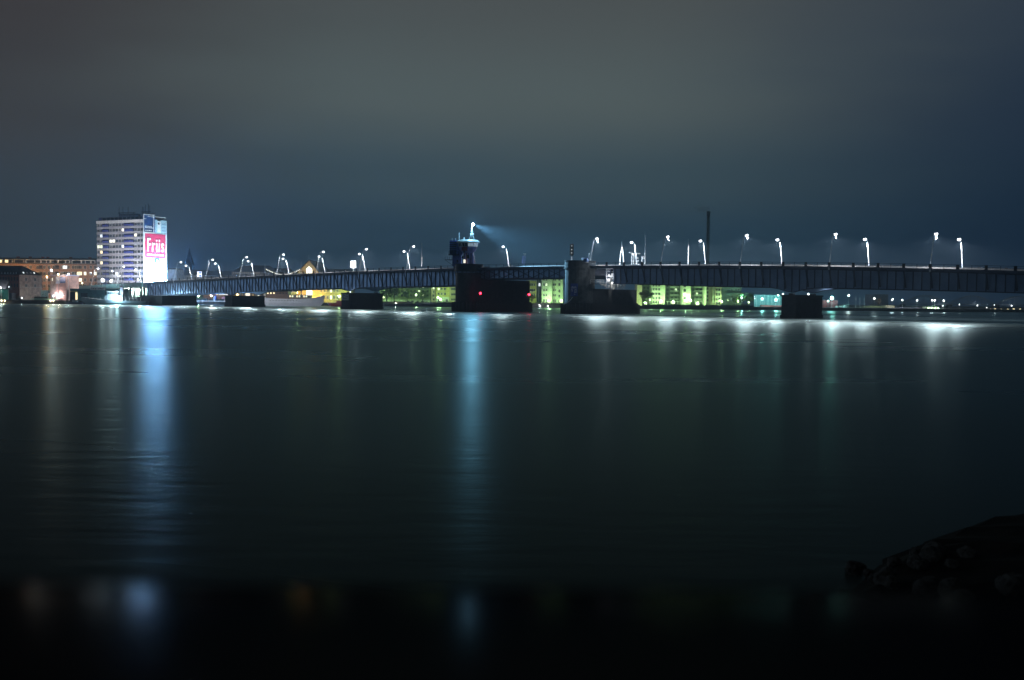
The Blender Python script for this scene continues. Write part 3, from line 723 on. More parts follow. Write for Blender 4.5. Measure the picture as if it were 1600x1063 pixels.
rg.strip(q).build('ring_emblem', mat('emblem_blue', (.03, .12, .45), .6, noise=0), BN)
PO = thing('framed_poster', 'dark blue framed poster above the pink banner', 'poster', (-225, 610, GZ), -0.4859)
face(.3, 42.0, 8.6, 52.2).build('sheet', M_bnavy, PO)
for a in ((0, 41.9, .45, 52.9), (0, 52.4, 8.6, 52.9), (7.8, 41.9, 8.25, 52.9), (0, 41.7, 8.6, 42.1), (.45, 49.9, 2.2, 50.3)): face(*a, .2, .34).build('frame', M_white, PO)
for k in range(7): face(8.25, 42.4 + k * 1.4, 9.2, 43.3 + k * 1.4, .05, .3).build('ladder_panel', M_bblue, PO)
for z0, y1 in ((42.8, 6.5), (44.5, 7.3), (45.3, 5.6)):
    y = 1.4
    while y < y1:
        w_ = random.uniform(.5, 1.3); face(y, z0, y + w_, z0 + .55, .2, .24).build('print', M_letter, PO); y += w_ + .3
PC = thing('pale_poster', 'pale cyan poster with small dark square above the pink banner', 'poster', (-225, 610, GZ), -0.4859)
face(9.4, 42.0, TD, 50.0).build('sheet', M_bcyan, PC)
face(11.0, 42.4, 13.6, 49.3, .2, .24).build('panel', M_letter, PC); face(11.3, 47.2, 12.6, 48.4, .24, .28).build('square', M_black, PC); face(11.0, 49.4, 13.4, 50.3, .2, .26).build('dark_strip', M_black, PC)
for z in (43.4, 45.4, 47.4): face(14.4, z, TD - .8, z + .2, .2, .24).build('print', M_bblue, PC)
MB().box(.1, 3.4, 51.6, .3, TD - .6, 51.9).build('lighting_bar', M_white, PC)
for i, (y, pw) in enumerate(((3.5, 1.0), (9.2, 1.15), (15, 1.0))):
    fl = thing('floodlight', ['left floodlight at the foot of the banner', 'middle floodlight at the foot of the banner', 'right floodlight at the foot of the banner'][i], 'floodlight', (-225, 610, GZ), -0.4859, 'banner floodlights')
    MB().box(4.6, y - .5, 6.8, 5.2, y + .5, 7.6).tube([(4.9, y, 0), (4.9, y, 6.8)], .12, 5).build('housing', M_black, fl)
    lamp('SPOT', 'flood_light', fl, (4.6, y, 7.7), FLOOD_P * pw, (.62, .82, 1.0), .5, 150, (-.55, 0, .85), .6)

# ---- long brick apartments behind
FA = Facade('apartment_building', 'long orange brick apartment block with mansard dormers at the left edge', 'building', -60, 152, 655)
FA.wall(-60, 152, 412.5, M_brick, 14)
fa_roof = MB().strip([[(FA.lx(x_), -.5, FA.lz(46, 412.5)), (FA.lx(x_), 1.6, FA.lz(46, 404.5)), (FA.lx(x_), 7, FA.lz(46, 402.5)), (FA.lx(x_), 14.5, FA.lz(46, 412.5))] for x_ in (-60, 152)]).build('roof', M_slate, FA.t)
for x_ in (1, 11, 17, 27, 33, 45, 51, 58, 61.5, 69, 76, 84, 88, 96, 100, 106, 117, 123, 131, 138, 146):
    w_ = 2.6 if int(x_) % 3 else 3.6
    d = MB(); cx = FA.lx(x_); z = FA.lz(46, 412.0)
    d.box(cx - w_ / 2, -.1, z, cx + w_ / 2, 2.6, z + 2.6, 0).box(cx - w_ / 2 + .35, -.16, z + .5, cx + w_ / 2 - .35, -.1, z + 2.2, 1)
    d.build('dormer', [M_white if x_ > 40 else M_concrete, M_lit_warm if x_ in (1, 11) else M_glass], fa_roof)
for x_ in (21, 40, 60, 68, 104, 134):
    MB().box(FA.lx(x_) - .7, 6, FA.lz(46, 404), FA.lx(x_) + .7, 7.6, FA.lz(46, 400.5)).build('chimney', M_brick_red, fa_roof)
APT_LIT = {(124, 1): M_lit_warm, (133, 1): M_lit, (124, 2): M_lit, (149, 1): M_lit, (60, 1): M_lit_cool, (101, 0): M_lit_cool}
for r, y in enumerate((417.8, 427.6, 437.6, 447.0, 456.0)):
    for i, x_ in enumerate((-2, 8, 19, 29, 40, 48, 59, 69.5, 76.5, 84, 96.5, 101, 107, 114.5, 118.5, 124, 133, 142, 149)):
        g = APT_LIT.get((int(x_), r), M_glass); wide = x_ in (101, 124)
        if x_ in (62.5, 87): continue
        FA.win(x_, y, 3.4 if wide else 1.7, 2.3, g, M_white if x_ > 38 else M_frame, 2 if wide else 1)
    for x_ in (63.2, 89):
        z = FA.lz(x_, y); MB().box(FA.lx(x_) - 2, -1.2, z - 1.3, FA.lx(x_) + 2, -.02, z - 1.1).box(FA.lx(x_) - 2, -1.25, z - 1.1, FA.lx(x_) + 2, -1.15, z - .1).build('balcony', M_pent, FA.t)
        MB().box(FA.lx(x_) - 1.5, -.04, z - 1.0, FA.lx(x_) + 1.5, .02, z + 1.2).build('balcony_door', M_glass, FA.t)

# ---- hipped brick warehouse
WH = thing('warehouse', 'red brick warehouse with black hipped roof on the left quay', 'building', tuple(pix(30.5, 470, 592).xy) + (GZ,), R(-24))
zt = pix(30, 429.5, 592).z - GZ; zr = pix(30, 415, 600).z - GZ
MB().box(-38, 0, 0, 0, 16, zt).build('wall', M_brick_red, WH)
MB().box(0, -.04, 0, .12, 16, zt).build('gable_wall', M_brick_pale, WH)
wh_roof = MB().add([(-38.6, -.6, zt), (.7, -.6, zt), (.7, 16.6, zt), (-38.6, 16.6, zt), (-32, 8, zr), (-7.5, 8, zr)], [(0, 1, 5, 4), (1, 2, 5), (2, 3, 4, 5), (3, 0, 4), (0, 3, 2, 1)]).build('roof', M_tile, WH)
for k, x in enumerate((-12.2, -9.8, -7.4, -5.0, -2.8, -15, -18, -21)):
    MB().box(x - .5, -.3 + .55, zt + .3, x + .5, 2.6, zt + 1.7).build('dormer', M_tile, wh_roof); MB().box(x - .4, .2, zt + .5, x + .4, .24, zt + 1.5).build('dormer_window', M_frame, wh_roof)
for y, g in ((3.6, M_lit_cool), (6.2, M_glass), (8.8, M_glass), (11.2, M_lit_cool)):
    rl = MB().box(0, -.45, -.5, .08, .45, .5).build('roof_window', M_frame if g is M_glass else g, wh_roof, (-.9, y, zt + 1.35)); rl.rotation_euler = (0, R(-38), 0)
for z in (zt - 3.6, zt - 7.4):
    for k in range(9): put('window', window_mesh(.95, 2.2, M_glass, M_frame_dark, 1), WH, (-1.6 - k * 2.35, -.01, z))
    for y in (4.6, 11.0):
        o = put('window', window_mesh(1.7, 2.0, M_glass if z > 7 or y > 8 else M_bblue, M_frame, 1), WH, (.14, y, z)); o.rotation_euler = (0, 0, math.pi / 2)
MB().box(.1, 0, zt * .5, .2, 16, zt * .5 + .25).build('string_course', M_concrete, WH)
MB().box(-12, -3.2, 0, -2.5, -.05, 3.6).box(-12.2, -3.4, 3.6, -2.3, -.05, 3.9).build('loading_bay', M_pent, WH)

# ---- small lit shed at the left edge
SH = Facade('shed', 'low dark roofed shed with green lit wall at the left edge', 'shed', -12, 10, 580)
SH.wall(-12, 5, 452, mat('shed_green', (.05, .30, .22), .7), 6)
MB().strip([[(SH.lx(x_), -1.0, SH.lz(0, 452)), (SH.lx(x_), 3, SH.lz(0, 438)), (SH.lx(x_), 7, SH.lz(0, 452))] for x_ in (-13, 10)]).build('roof', M_tile, SH.t)
MB().tube([(SH.lx(3.3), -.6, 0), (SH.lx(3.3), -.6, SH.lz(3, 451))], .16, 6).build('post', M_white, SH.t)
# ---- brick block with two boarded posters
BB = thing('brick_block', 'square pink brick block with two pale posters beside the viaduct', 'building', tuple(pix(87.5, 470, 578).xy) + (GZ,), R(-24))
hb = pix(90, 431, 578).z - GZ
MB().box(0, 0, 0, 8.2, 9, hb).build('wall', M_brick_pink, BB); MB().box(-5.0, .6, 0, -.02, 9, hb - .2).build('side_wall', M_brick_pale, BB)
MB().box(-5.3, -.3, hb, 8.5, 9.3, hb + .45).build('cornice', mat('lilac_cornice', (.42, .42, .66), .6, noise=.1), BB)
MB().box(-.05, -.12, hb - 4.6, 3.2, -.02, hb - .5).build('poster', mat('poster_white', (.62, .62, .78), .6, noise=.25, scale=.8), BB)
MB().box(3.5, -.12, hb - 4.2, 7.6, -.02, hb - .5).build('poster', mat('poster_lilac', (.40, .46, .82), .6, noise=.15, scale=.8), BB)
MB().box(3.5, -.14, hb - 4.2, 7.6, -.122, hb - 3.4).box(3.6, -.14, hb - 1.1, 5.4, -.122, hb - .8).build('poster_print', M_bblue, BB)
for x in (-3.6, 1.4, 5.6): put('window', window_mesh(1.5, 2.6 if x < 5 else 1.4, M_lit if x == 1.4 else M_glass, M_frame, 1), BB, (x, .58 if x < 0 else -.01, .7 if x < 5 else 2.6))
MB().box(-3.6, .5, hb - 3, -3.2, .58, hb - 1.4).build('lit_slot', M_lit, BB)
tp = thing('tarpaulin_wall', 'pale turquoise sheet between the warehouse and the brick block', 'sheet', tuple(pix(64, 466, 588).xy) + (GZ,))
MB().prism([(0, 0), (4.2, 0), (4.2, .4), (0, .4)], 0.4, 5.8).build('sheet', mat('turquoise_sheet', (.34, .55, .56), .7, noise=.2), tp)
# ---- café under the viaduct
CF = Facade('quay_cafe', 'teal corrugated building below the viaduct with a white name board', 'building', 109, 200, 572)
CF.wall(109, 200, 451.5, mat('teal_sheet', (.07, .20, .23), .6, noise=.2), 5, y0=.3)
for x_ in np.arange(122.5, 200, 1.45): MB().box(CF.lx(x_) - .11, .08, .1, CF.lx(x_) + .11, .298, CF.lz(150, 452.5)).build('rib', mat('teal_rib', (.10, .26, .29), .6), CF.t)
MB().box(CF.lx(109.5), .02, 0, CF.lx(117.5), .298, CF.lz(112, 456.5)).build('doorway', M_black, CF.t)
MB().box(CF.lx(109.2), 0, CF.lz(112, 456.3), CF.lx(121), .29, CF.lz(112, 454.6)).build('lintel', mat('lintel_yellow', (.62, .52, .24), .6), CF.t)
MB().box(CF.lx(118), .02, .4, CF.lx(120.6), .29, CF.lz(112, 457)).build('lit_panel', M_lit_warm, CF.t)
MB().box(CF.lx(126), .02, CF.lz(130, 465), CF.lx(137), .07, CF.lz(130, 458)).build('dark_window', M_glass, CF.t)
sg = thing('name_board', 'white name board above the teal corrugated cafe wall', 'sign', (CF.x0 + CF.lx(141.5), 571.8, CF.lz(150, 453.4) + GZ))
MB().box(0, -.1, 0, 8.7, .1, 1.65).build('board', M_white, sg)
o = put('lettering', text_mesh('Café & Conditori', 1.25, .02, M_black, .02), sg, (.5, -.14, .42)); o.rotation_euler = (math.pi / 2, 0, 0); o.scale = (.82, 1, 1)

# ---- underpass glowing white and teal below the ramp
UP = Facade('underpass', 'white and pale green wall lit by lamps under the ramp', 'wall', 200, 233, 597)
UP.wall(198, 234, 449.5, mat('underpass_wall', (.55, .66, .60), .7), 1.0)
for x_ in (202, 208.5, 212.5): MB().box(UP.lx(x_) - .7, -6, 0, UP.lx(x_) + .7, -5, UP.lz(210, 449.8)).build('column', M_white, UP.t)

# ---- patrol ship moored in front
def hull(L, stations, name, mats, parent, loc=(0, 0, 0)):
    secs = []
    for x, hb, zt, zk in stations:     # half beam, sheer height, keel height
        secs.append([(x, -hb, zt), (x, -hb * .92, zt * .45), (x, -hb * .55, zk), (x, hb * .55, zk), (x, hb * .92, zt * .45), (x, hb, zt)])
    o = MB().strip(secs).build(name, mats, parent, loc); return o
M_navy = mat('navy_grey_hull', (.22, .30, .36), .55, noise=.12, scale=.4)
M_navy2 = mat('navy_grey_house', (.28, .36, .42), .55, noise=.1, scale=.5)
SP = thing('patrol_ship', 'grey patrol ship with raked bow and dark mast moored before the banner', 'ship', (pix(180, 474, 552).x, 552, 0))
hull(36, [(-18.6, .15, 4.1, 2.6), (-16, 1.3, 3.7, .2), (-12, 2.5, 3.2, -.6), (-4, 3.3, 2.6, -.8), (6, 3.3, 2.25, -.8), (14, 3.1, 2.1, -.7), (17.8, 2.7, 2.05, -.1)], 'hull', M_navy, SP)
MB().strip([[(x, -hb + .1, z + .02), (x, hb - .1, z + .02), (x, hb - .1, z + .05), (x, -hb + .1, z + .05)] for x, hb, z in ((-16, 1.3, 3.7), (-12, 2.5, 3.2), (-4, 3.3, 2.6), (6, 3.3, 2.25), (17.6, 2.7, 2.05))]).build('deck', M_pent, SP)
MB().box(-4.8, -2.2, 2.4, 4.6, 2.2, 5.0).build('deckhouse', M_navy2, SP); MB().box(-3.6, -1.8, 5.0, 2.0, 1.8, 7.2).build('wheelhouse', M_navy2, SP); MB().box(-3.9, -2.0, 7.2, 2.4, 2.0, 7.4).build('wheelhouse_roof', M_white, SP)
for k in range(5): MB().box(-3.3 + k * 1.05, -1.86, 5.9, -2.5 + k * 1.05, -1.79, 6.8).build('window', M_glass, SP)
for k in range(6): MB().lathe([(.22, -.03), (.22, .03)], 8).build('porthole', M_black, SP, (-4 + k * 1.5, -2.22, 3.8)).rotation_euler = (math.pi / 2, 0, 0)
MB().box(3.0, -.9, 2.4, 4.6, .9, 9.6).tube([(3.8, 0, 9.6), (3.8, 0, 17.2)], [.35, .1], 6).box(1.4, -.12, 11.4, 5.4, .12, 11.7).box(2.4, -.4, 9.8, 3.2, .4, 10.8).build('mast', M_pent, SP)
MB().tube([(-5.2, 0, 2.4), (-5.2, 0, 19)], [.2, .07], 6).build('pole_mast', M_black, SP)
MB().tube([(-4.9, 0, 12), (-12.5, 0, 15.5)], .06, 4).build('boom', M_black, SP)
gm = MB().box(8.0, -1.2, 2.2, 14.2, 1.2, 3.6).box(7.2, -.3, 4.0, 13.0, .3, 4.5).box(12.4, -1, 3.6, 13.6, 1, 4.6).tube([(10.3, 0, 3.6), (10.6, 0, 6.4)], .25, 5); gm.build('deck_gear', M_black, SP)
rlp = MB()
for k in range(16): rlp.box(-15.2 + k * 2, -2.4, 2.4, -15.12 + k * 2, -2.32, 4.0)
rlp.build('guard_rail', M_galv, SP)
fb = MB().lathe([(.25, -.4), (.5, .2)], 8).build('floodlight', M_black, SP, (2.4, -2.7, 5.3))
MB().ball((0, 0, 0), .75, n=10).build('floodlight_lens', mat('ship_light_glass', (.9, .9, .9), .3, noise=0, emit=(.75, .93, 1), estr=8), SP, (2.8, -2.9, 4.5), True)
lamp('POINT', 'deck_light', SP, (2.8, -4.6, 4.6), 14000, (.62, .88, 1.0), .5)
# low pontoon, dinghies
PT = thing('pontoon', 'dark floating pontoon with turquoise rail left of the patrol ship', 'pontoon', (pix(20, 474, 556).x, 557, 0))
MB().box(-14, -1.2, -.3, 30, 2.4, 1.5).build('float', M_timber, PT); MB().box(10, -1.25, 2.5, 25, -1.1, 2.85).build('rail', mat('turquoise_rail', (.40, .75, .66), .6, noise=.1), PT)
for k in range(11): MB().box(-13 + k * 4, -1.2, 1.5, -12.8 + k * 4, -1.0, 2.5).build('post', M_black, PT)
DG = thing('workboat', 'small blue grey workboat tied between the pontoon and the ship', 'boat', (pix(115, 474, 556).x, 556, 0))
hull(8, [(-5, .2, 1.5, .5), (-3, 1.2, 1.3, -.2), (3, 1.4, 1.1, -.3), (5, 1.2, 1.1, 0)], 'hull', mat('workboat_blue', (.10, .13, .22), .6), DG); MB().box(-.5, -.8, 1.1, 2.2, .8, 2.5).build('cabin', M_navy2, DG)

# ---- far halls and spire seen above the deck
def hall(name, label, x0, x1, yt, ye, Y, depth, wallm, roofm, hip=0.12):
    F = Facade(name, label, 'building', x0, x1, Y); ze = F.lz((x0 + x1) / 2, ye); zt_ = F.lz((x0 + x1) / 2, yt); w = F.w; h = w * hip
    MB().box(0, 0, 0, w, depth, ze).build('wall', wallm, F.t)
    MB().add([(-.5, -.5, ze), (w + .5, -.5, ze), (w + .5, depth + .5, ze), (-.5, depth + .5, ze), (h, depth / 2, zt_), (w - h, depth / 2, zt_)], [(0, 1, 5, 4), (1, 2, 5), (2, 3, 4, 5), (3, 0, 4), (0, 3, 2, 1)]).build('roof', roofm, F.t)
    return F
M_hallwall = mat('hall_wall', (.20, .22, .27), .8, noise=.2, scale=.1)
HA = hall('market_hall', 'long low grey hall seen over the railing beside the church spire', 268, 372, 421.5, 430, 720, 30, M_hallwall, M_roofgrey, .02)
for k in range(14): HA.win(286 + 2.6 * k, 433, .9, 2.2, M_frame, M_frame, 0)
HB = hall('exhibition_hall', 'dark grey hipped hall behind the second pair of lamps', 362, 424, 414, 425.5, 700, 26, M_hallwall, M_roofgrey, .16)
for k in range(13): HB.win(365 + 3.3 * k, 426.2, 1.0, 1.2, M_frame, M_frame, 0)
hall('storage_hall', 'long dark hall behind the festoon lights', 404, 450, 418.5, 428, 730, 24, M_hallwall, M_tile, .05)
hall('low_store', 'low dark store right of the glowing gate', 492, 548, 420, 424, 735, 20, M_hallwall, M_roofgrey, .05)
hall('white_hall', 'pale low building right of the banner', 258, 276, 418, 421, 690, 15, mat('pale_hall', (.40, .46, .54), .8), M_roofgrey, .05)
SPI = thing('church_spire', 'faint pointed church spire behind the left lamps', 'church', (pix(296, 420, 950).x, 950, GZ))
sb = pix(296, 414, 950).z - GZ; stp = pix(296, 387.5, 950).z - GZ
MB().box(-3.6, -3.6, 0, 3.6, 3.6, sb).build('tower', M_hallwall, SPI); MB().strip([[(x * r_, y * r_, z) for x, y in ((-3.6, -3.6), (3.6, -3.6), (3.6, 3.6), (-3.6, 3.6))] for r_, z in ((1.05, sb), (.42, sb + (stp - sb) * .5), (.02, stp))]).build('spire', M_slate, SPI)
# gabled hall with a glowing gate
GH = Facade('gabled_hall', 'gabled brick hall with a glowing white arched gate', 'building', 445, 540, 676)
apx, eav = GH.lz(482, 408), GH.lz(482, 427); xl, xr, xa = GH.lx(464), GH.lx(499), GH.lx(482.5)
M_gwall = mat('yellow_brick', (.45, .30, .12), .85, noise=.2, scale=.8)
MB().strip([[(xl, y, 0), (xr, y, 0), (xr, y, eav), (xa, y, apx), (xl, y, eav)] for y in (0, 40)]).build('gable', M_gwall, GH.t)
MB().strip([[(xl - .8, y, eav - .4), (xa, y, apx + .35), (xr + .8, y, eav - .4), (xr + .8, y, eav), (xa, y, apx + .9), (xl - .8, y, eav)] for y in (-.6, 46)]).build('roof', M_tile, GH.t)
gy = [(478.6, 423), (479.2, 419.5), (481, 418.5), (482.6, 416), (484.2, 418.5), (487, 419.5), (487.6, 423)]
gp = [(GH.lx(487.6), .2)] + [(GH.lx(x_), GH.lz(x_, y_)) for x_, y_ in reversed(gy)] + [(GH.lx(478.6), .2)]
MB().strip([[(x_, y_, z_) for x_, z_ in gp] for y_ in (-.12, -.02)]).build('gate', mat('glowing_gate', (.9, .9, .8), .5, noise=0, emit=(1.0, 1.0, .86), estr=2.6), GH.t)
MB().box(xl - 18, -2.0, 0, xl - .02, 10, GH.lz(482, 441)).build('wing', mat('olive_brick', (.40, .36, .12), .85, noise=.2, scale=.8), GH.t)
MB().box(xr + .02, -2.0, 0, xr + 21, 10, GH.lz(482, 441)).build('wing', mat('olive_brick', (.4, .36, .12)), GH.t)
for x_ in (452, 457, 461, 464, 503, 508, 513, 518, 523, 528):
    for y_ in (449, 455, 465): GH.win(x_, y_, 1.4, 1.9 if y_ < 460 else 2.6, M_lit_green if (x_ * 3 + int(y_)) % 7 in (0, 3) else M_glass, M_white, 1, -2.0)
MB().tube([(xa, 0, apx), (xa, 0, apx + 4)], .08, 4).build('flag_staff', M_galv, GH.t)
for p_, pw, c_, nm in (((485, 463, 668), 14000, (1, .62, .18), 'orange lamp under the glowing gate'), ((530, 464, 664), 6500, (.72, 1, .40), 'bright green white lamp beside the middle pier'), ((464.5, 458, 660), 3500, (.62, 1, .35), 'green lamp above the steamer deckhouse')):
    w_ = pix(*p_); t = thing('wall_lamp', nm, 'lamp', (w_.x, w_.y, GZ))
    MB().tube([(0, 0, 0), (0, 0, w_.z - GZ - .4)], .09, 5).build('post', M_black, t); MB().ball((0, 0, 0), .8 if 'bright' in nm else .5, n=10).build('globe', M_bulb_orange if 'orange' in nm else M_bulb_green, t, (0, 0, w_.z - GZ), True)
    lamp('POINT', 'lamp_light', t, (0, -.3, w_.z - GZ + 1.25), pw, c_, .4)

# ---- white steamer
ST = thing('steamer', 'white passenger steamer with brown deckhouse moored behind the bridge', 'ship', (pix(455, 479, 585).x, 588, 0))
M_shipw = mat('ship_white', (.62, .62, .66), .5, noise=.06); M_wood = mat('varnished_wood', (.14, .07, .035), .5, noise=.3, scale=1.5)
hull(36, [(-20, 2.2, 5.4, .8), (-18, 3.4, 4.9, -.2), (-8, 4.3, 4.3, -.8), (4, 4.3, 4.2, -.8), (12, 3.2, 4.7, -.6), (16, 1.6, 5.7, -.2), (18.6, .2, 6.5, 2.4)], 'hull', M_shipw, ST)
MB().box(-14.5, -3.3, 4.2, -1.6, 3.3, 8.6).build('deckhouse', M_wood, ST); MB().box(-14.8, -3.6, 8.6, -1.3, 3.6, 8.85).build('deckhouse_roof', M_white, ST)
for k in range(7): put('window', window_mesh(1.05, 1.1, M_lit_warm if k in (0, 1, 2) else M_glass, M_wood, 0), ST, (-13.6 + k * 1.8, -3.31, 6.9))
MB().box(-1.4, -3.0, 4.1, 11, 3.0, 6.6).build('saloon', M_wood, ST)
for k in range(9): put('window', window_mesh(1.0, 1.1, (M_lit_warm, M_lit_green, M_glass)[k % 3], M_shipw, 0), ST, (-.6 + k * 1.35, -3.01, 5.2))
for k in range(10): MB().lathe([(.28, -.03), (.28, .03)], 8).build('porthole', M_black, ST, (-12 + k * 1.7, -4.22, 3.2)).rotation_euler = (math.pi / 2, 0, 0)
for x_, h_ in ((pix(414, 413, 588).x, 413), (pix(470.5, 409, 588).x, 409)):
    MB().tube([(x_ - ST.location.x, 0, 4.9), (x_ - ST.location.x, 0, pix(442, h_, 588).z)], [.28, .16], 6).build('mast', M_galv, ST)
a = Vector((pix(414, 421, 588).x - ST.location.x, 0, pix(414, 420, 588).z)); b_ = Vector((pix(470.5, 421, 588).x - ST.location.x, 0, pix(470.5, 420.5, 588).z))
fest = [a.lerp(b_, k / 24) - Vector((0, 0, 3.4 * math.sin(math.pi * k / 24))) for k in range(25)]
MB().tube(fest, .05, 4).build('festoon_cable', M_black, ST)
me_fb = MB().ball((0, 0, 0), .26, n=6).mesh('festoon_bulb', mat('festoon_glass', (.9, .9, .9), .3, noise=0, emit=(1, .96, .82), estr=2.2))
for q_ in fest[1:-1]: put('festoon_bulb', me_fb, ST, q_)
for x_ in (-20.5, -20.2):
    pass
RB = thing('red_boat', 'small red boat with white stem left of the notice board pier', 'boat', (pix(527, 479, 596).x, 598, 0))
hull(9, [(-5.5, .2, 2.2, .8), (-3.5, 1.3, 1.8, -.2), (2.5, 1.6, 1.6, -.3), (5, 1.3, 1.8, 0)], 'hull', mat('red_hull', (.40, .04, .03), .5), RB)
MB().box(-1, -1.0, 1.6, 2.4, 1.0, 3.4).build('cabin', mat('red_cabin', (.35, .06, .05), .5), RB); MB().tube([(-5.4, 0, .6), (-6.6, 0, 2.6)], .1, 4).build('stem', M_white, RB); MB().tube([(0, 0, 3.4), (0, 0, 6.2)], .06, 4).build('mast', M_galv, RB)
# ================================================================== FAR SHORE SEEN UNDER THE BRIDGE
M_apgreen = mat('pale_green_render', (.55, .64, .47), .85, noise=.1, scale=.15)
M_apyellow = mat('yellow_render', (.52, .50, .15), .85, noise=.12, scale=.15)
M_apochre = mat('ochre_render', (.42, .38, .20), .85, noise=.12, scale=.15)
M_apdark = mat('dark_green_cladding', (.10, .14, .10), .8, noise=.3, scale=.3)
M_apcream = mat('cream_render', (.58, .52, .34), .85, noise=.1, scale=.15)
M_apglass = mat('green_stair_glass', (.08, .14, .12), .2, noise=.4, scale=.4)
GA = 'apartment blocks on the far quay'
def grid(F, xs, ys, w, h, y0=0.0, lit=(), frame=None, bars=1):
    for i, x_ in enumerate(xs):
        for j, y_ in enumerate(ys):
            F.win(x_, y_, w, h, M_lit_green if (i, j) in lit else M_glass, frame or M_frame, bars, y0)
def balcony(F, x_, y_, w=4.2, y0=0.0, m=None):
    z = F.lz(x_, y_); x = F.lx(x_)
    MB().box(x - w / 2, y0 - 1.5, z - 1.35, x + w / 2, y0 - .02, z - 1.15).box(x - w / 2, y0 - 1.5, z - 1.15, x + w / 2, y0 - 1.42, z - .2).build('balcony', m or M_frame, F.t)
A1 = Facade('apartment_block', 'long dark green block with balconies behind the big tree', 'building', 594, 673, 700, GA)
A1.wall(594, 673, 437, mat('olive_wall', (.20, .26, .12), .85, noise=.25, scale=.2), 14); A1.wall(594, 673, 468.5, M_apgreen, 1.5, y0=-1.6, name='ground_floor')
for y_ in (443.5, 449.5, 455.5, 462): 
    for x_ in (602, 617, 640, 650, 664): balcony(A1, x_, y_, 5, 0, M_apdark)
    grid(A1, (598, 606, 612, 620, 628, 634, 642, 648, 655, 661, 668), (y_,), 1.5, 1.6, lit={(1, 0)} if y_ == 443.5 else ({(5, 0), (8, 0)} if y_ == 455.5 else {(9, 0)}), frame=M_frame_dark)
grid(A1, (638, 645, 653, 660), (471.5,), 1.8, 1.6, y0=-1.62)
A2 = Facade('apartment_block', 'narrow pale block between the dark green and yellow apartments', 'building', 673.5, 681, 697, GA); A2.wall(673.5, 681, 437, M_apcream, 12); grid(A2, (677.5,), (444, 450, 456, 462, 468), 1.4, 1.7, lit={(0, 1)})
A3 = Facade('apartment_block', 'bright yellow apartment block with green ground floor left of the control tower pier', 'building', 681.3, 702, 693, GA); A3.wall(681.3, 702, 437, M_apyellow, 12, ybot=464.2); A3.wall(681.3, 702, 464.2, M_apgreen, 12, name='ground_floor'); grid(A3, (685.5, 690, 695), (444.5, 451.7, 459.5), 1.5, 1.7, lit={(0, 1)}); grid(A3, (686, 698), (470,), 1.6, 2.2)
A4 = Facade('apartment_block', 'dull ochre block beside the control tower pier', 'building', 702.3, 722, 690, GA); A4.wall(702.3, 722, 437, M_apochre, 12); grid(A4, (707, 711.5), (451.8, 460.2, 468.2, 443.5), 2.0, 1.6)
B1 = Facade('apartment_block', 'yellow block at the left between the two bascule piers', 'building', 822, 837.5, 655, GA); B1.wall(822, 837.5, 438.7, M_apyellow, 12); grid(B1, (829.5, 832, 835), (445, 453.5, 461), 1.1, 1.8); B1.wall(827, 833.5, 455.5, M_apcream, 1.2, ybot=460, y0=-1.22, name='bay')
B2 = Facade('apartment_block', 'glazed green stair tower between yellow and pale blocks', 'building', 837.8, 846, 657, GA); B2.wall(837.8, 846, 428, M_apglass, 10, y0=.5)
for y_ in (440, 446, 452, 458, 464, 470): B2.slab(838, 846, y_ - .5, y_ + .3, M_apdark, .2, .49, 'floor_edge')
for x_ in (838.3, 841.5, 845.6): MB().box(B2.lx(x_) - .15, .15, 0, B2.lx(x_) + .15, .195, B2.lz(842, 428)).build('mullion', M_frame, B2.t)
B2.win(843, 445, 1.3, 2.2, M_lit_cool, M_frame, 0, .1)
B3 = Facade('apartment_block', 'pale green block with paired windows between the bascule piers', 'building', 846.3, 862, 653, GA); B3.wall(846.3, 862, 428, M_apgreen, 14); grid(B3, (850, 853.8), (437, 445, 453.3, 461.5, 469.5), 1.15, 1.7, lit={(1, 1)}); grid(B3, (849, 854.5), (474,), 1.6, 2.4)
B4 = Facade('apartment_block', 'grey green block with shaded gable beside the round pier', 'building', 862.3, 879.5, 658, GA); B4.wall(862.3, 879.5, 428, M_apgreen, 14); grid(B4, (865, 867.8), (437, 445, 453.3, 461.5, 470, 474.5), 1.0, 1.7); grid(B4, (874,), (437, 445, 455, 463, 471), 1.3, 2.0)
C0 = Facade('apartment_block', 'cream gable end just right of the round pier body', 'building', 995, 1003, 690, GA); C0.wall(995, 1003, 433, M_apcream, 12)
C1 = Facade('apartment_block', 'dark block behind a leafless tree right of the cream gable', 'building', 1003.3, 1018, 700, GA); C1.wall(1003.3, 1018, 430, M_apdark, 12); grid(C1, (1007, 1012), (450, 457, 464), 1.5, 1.6, frame=M_frame_dark)
C2 = Facade('apartment_block', 'pale green tower with three window columns', 'building', 1018.3, 1039, 688, GA); C2.wall(1018.3, 1039, 430, M_apgreen, 14); grid(C2, (1021.2, 1025.5, 1030), (446, 452.3, 459.3, 466, 472), 1.5, 1.9)
C3 = Facade('apartment_block', 'dark recessed block with stacked balconies left of the pale slab', 'building', 1039.3, 1066, 700, GA); C3.wall(1039.3, 1066, 430, M_apdark, 12)
for y_ in (447, 453.3, 459.6, 466):
    balcony(C3, 1053, y_, 6, 0, mat('grey_green_balcony', (.30, .36, .30), .7)); grid(C3, (1043, 1050, 1056, 1062), (y_ - .3,), 1.6, 1.8, lit={(2, 0)} if y_ == 453.3 else set(), frame=M_frame_dark)
C3.slab(1041, 1064, 471, 472, M_white, -4, 0, 'arcade_roof')
for x_ in (1042, 1047, 1058, 1063.5): MB().box(C3.lx(x_) - .2, -3.9, 0, C3.lx(x_) + .2, -3.6, C3.lz(x_, 472)).build('arcade_column', M_white, C3.t)
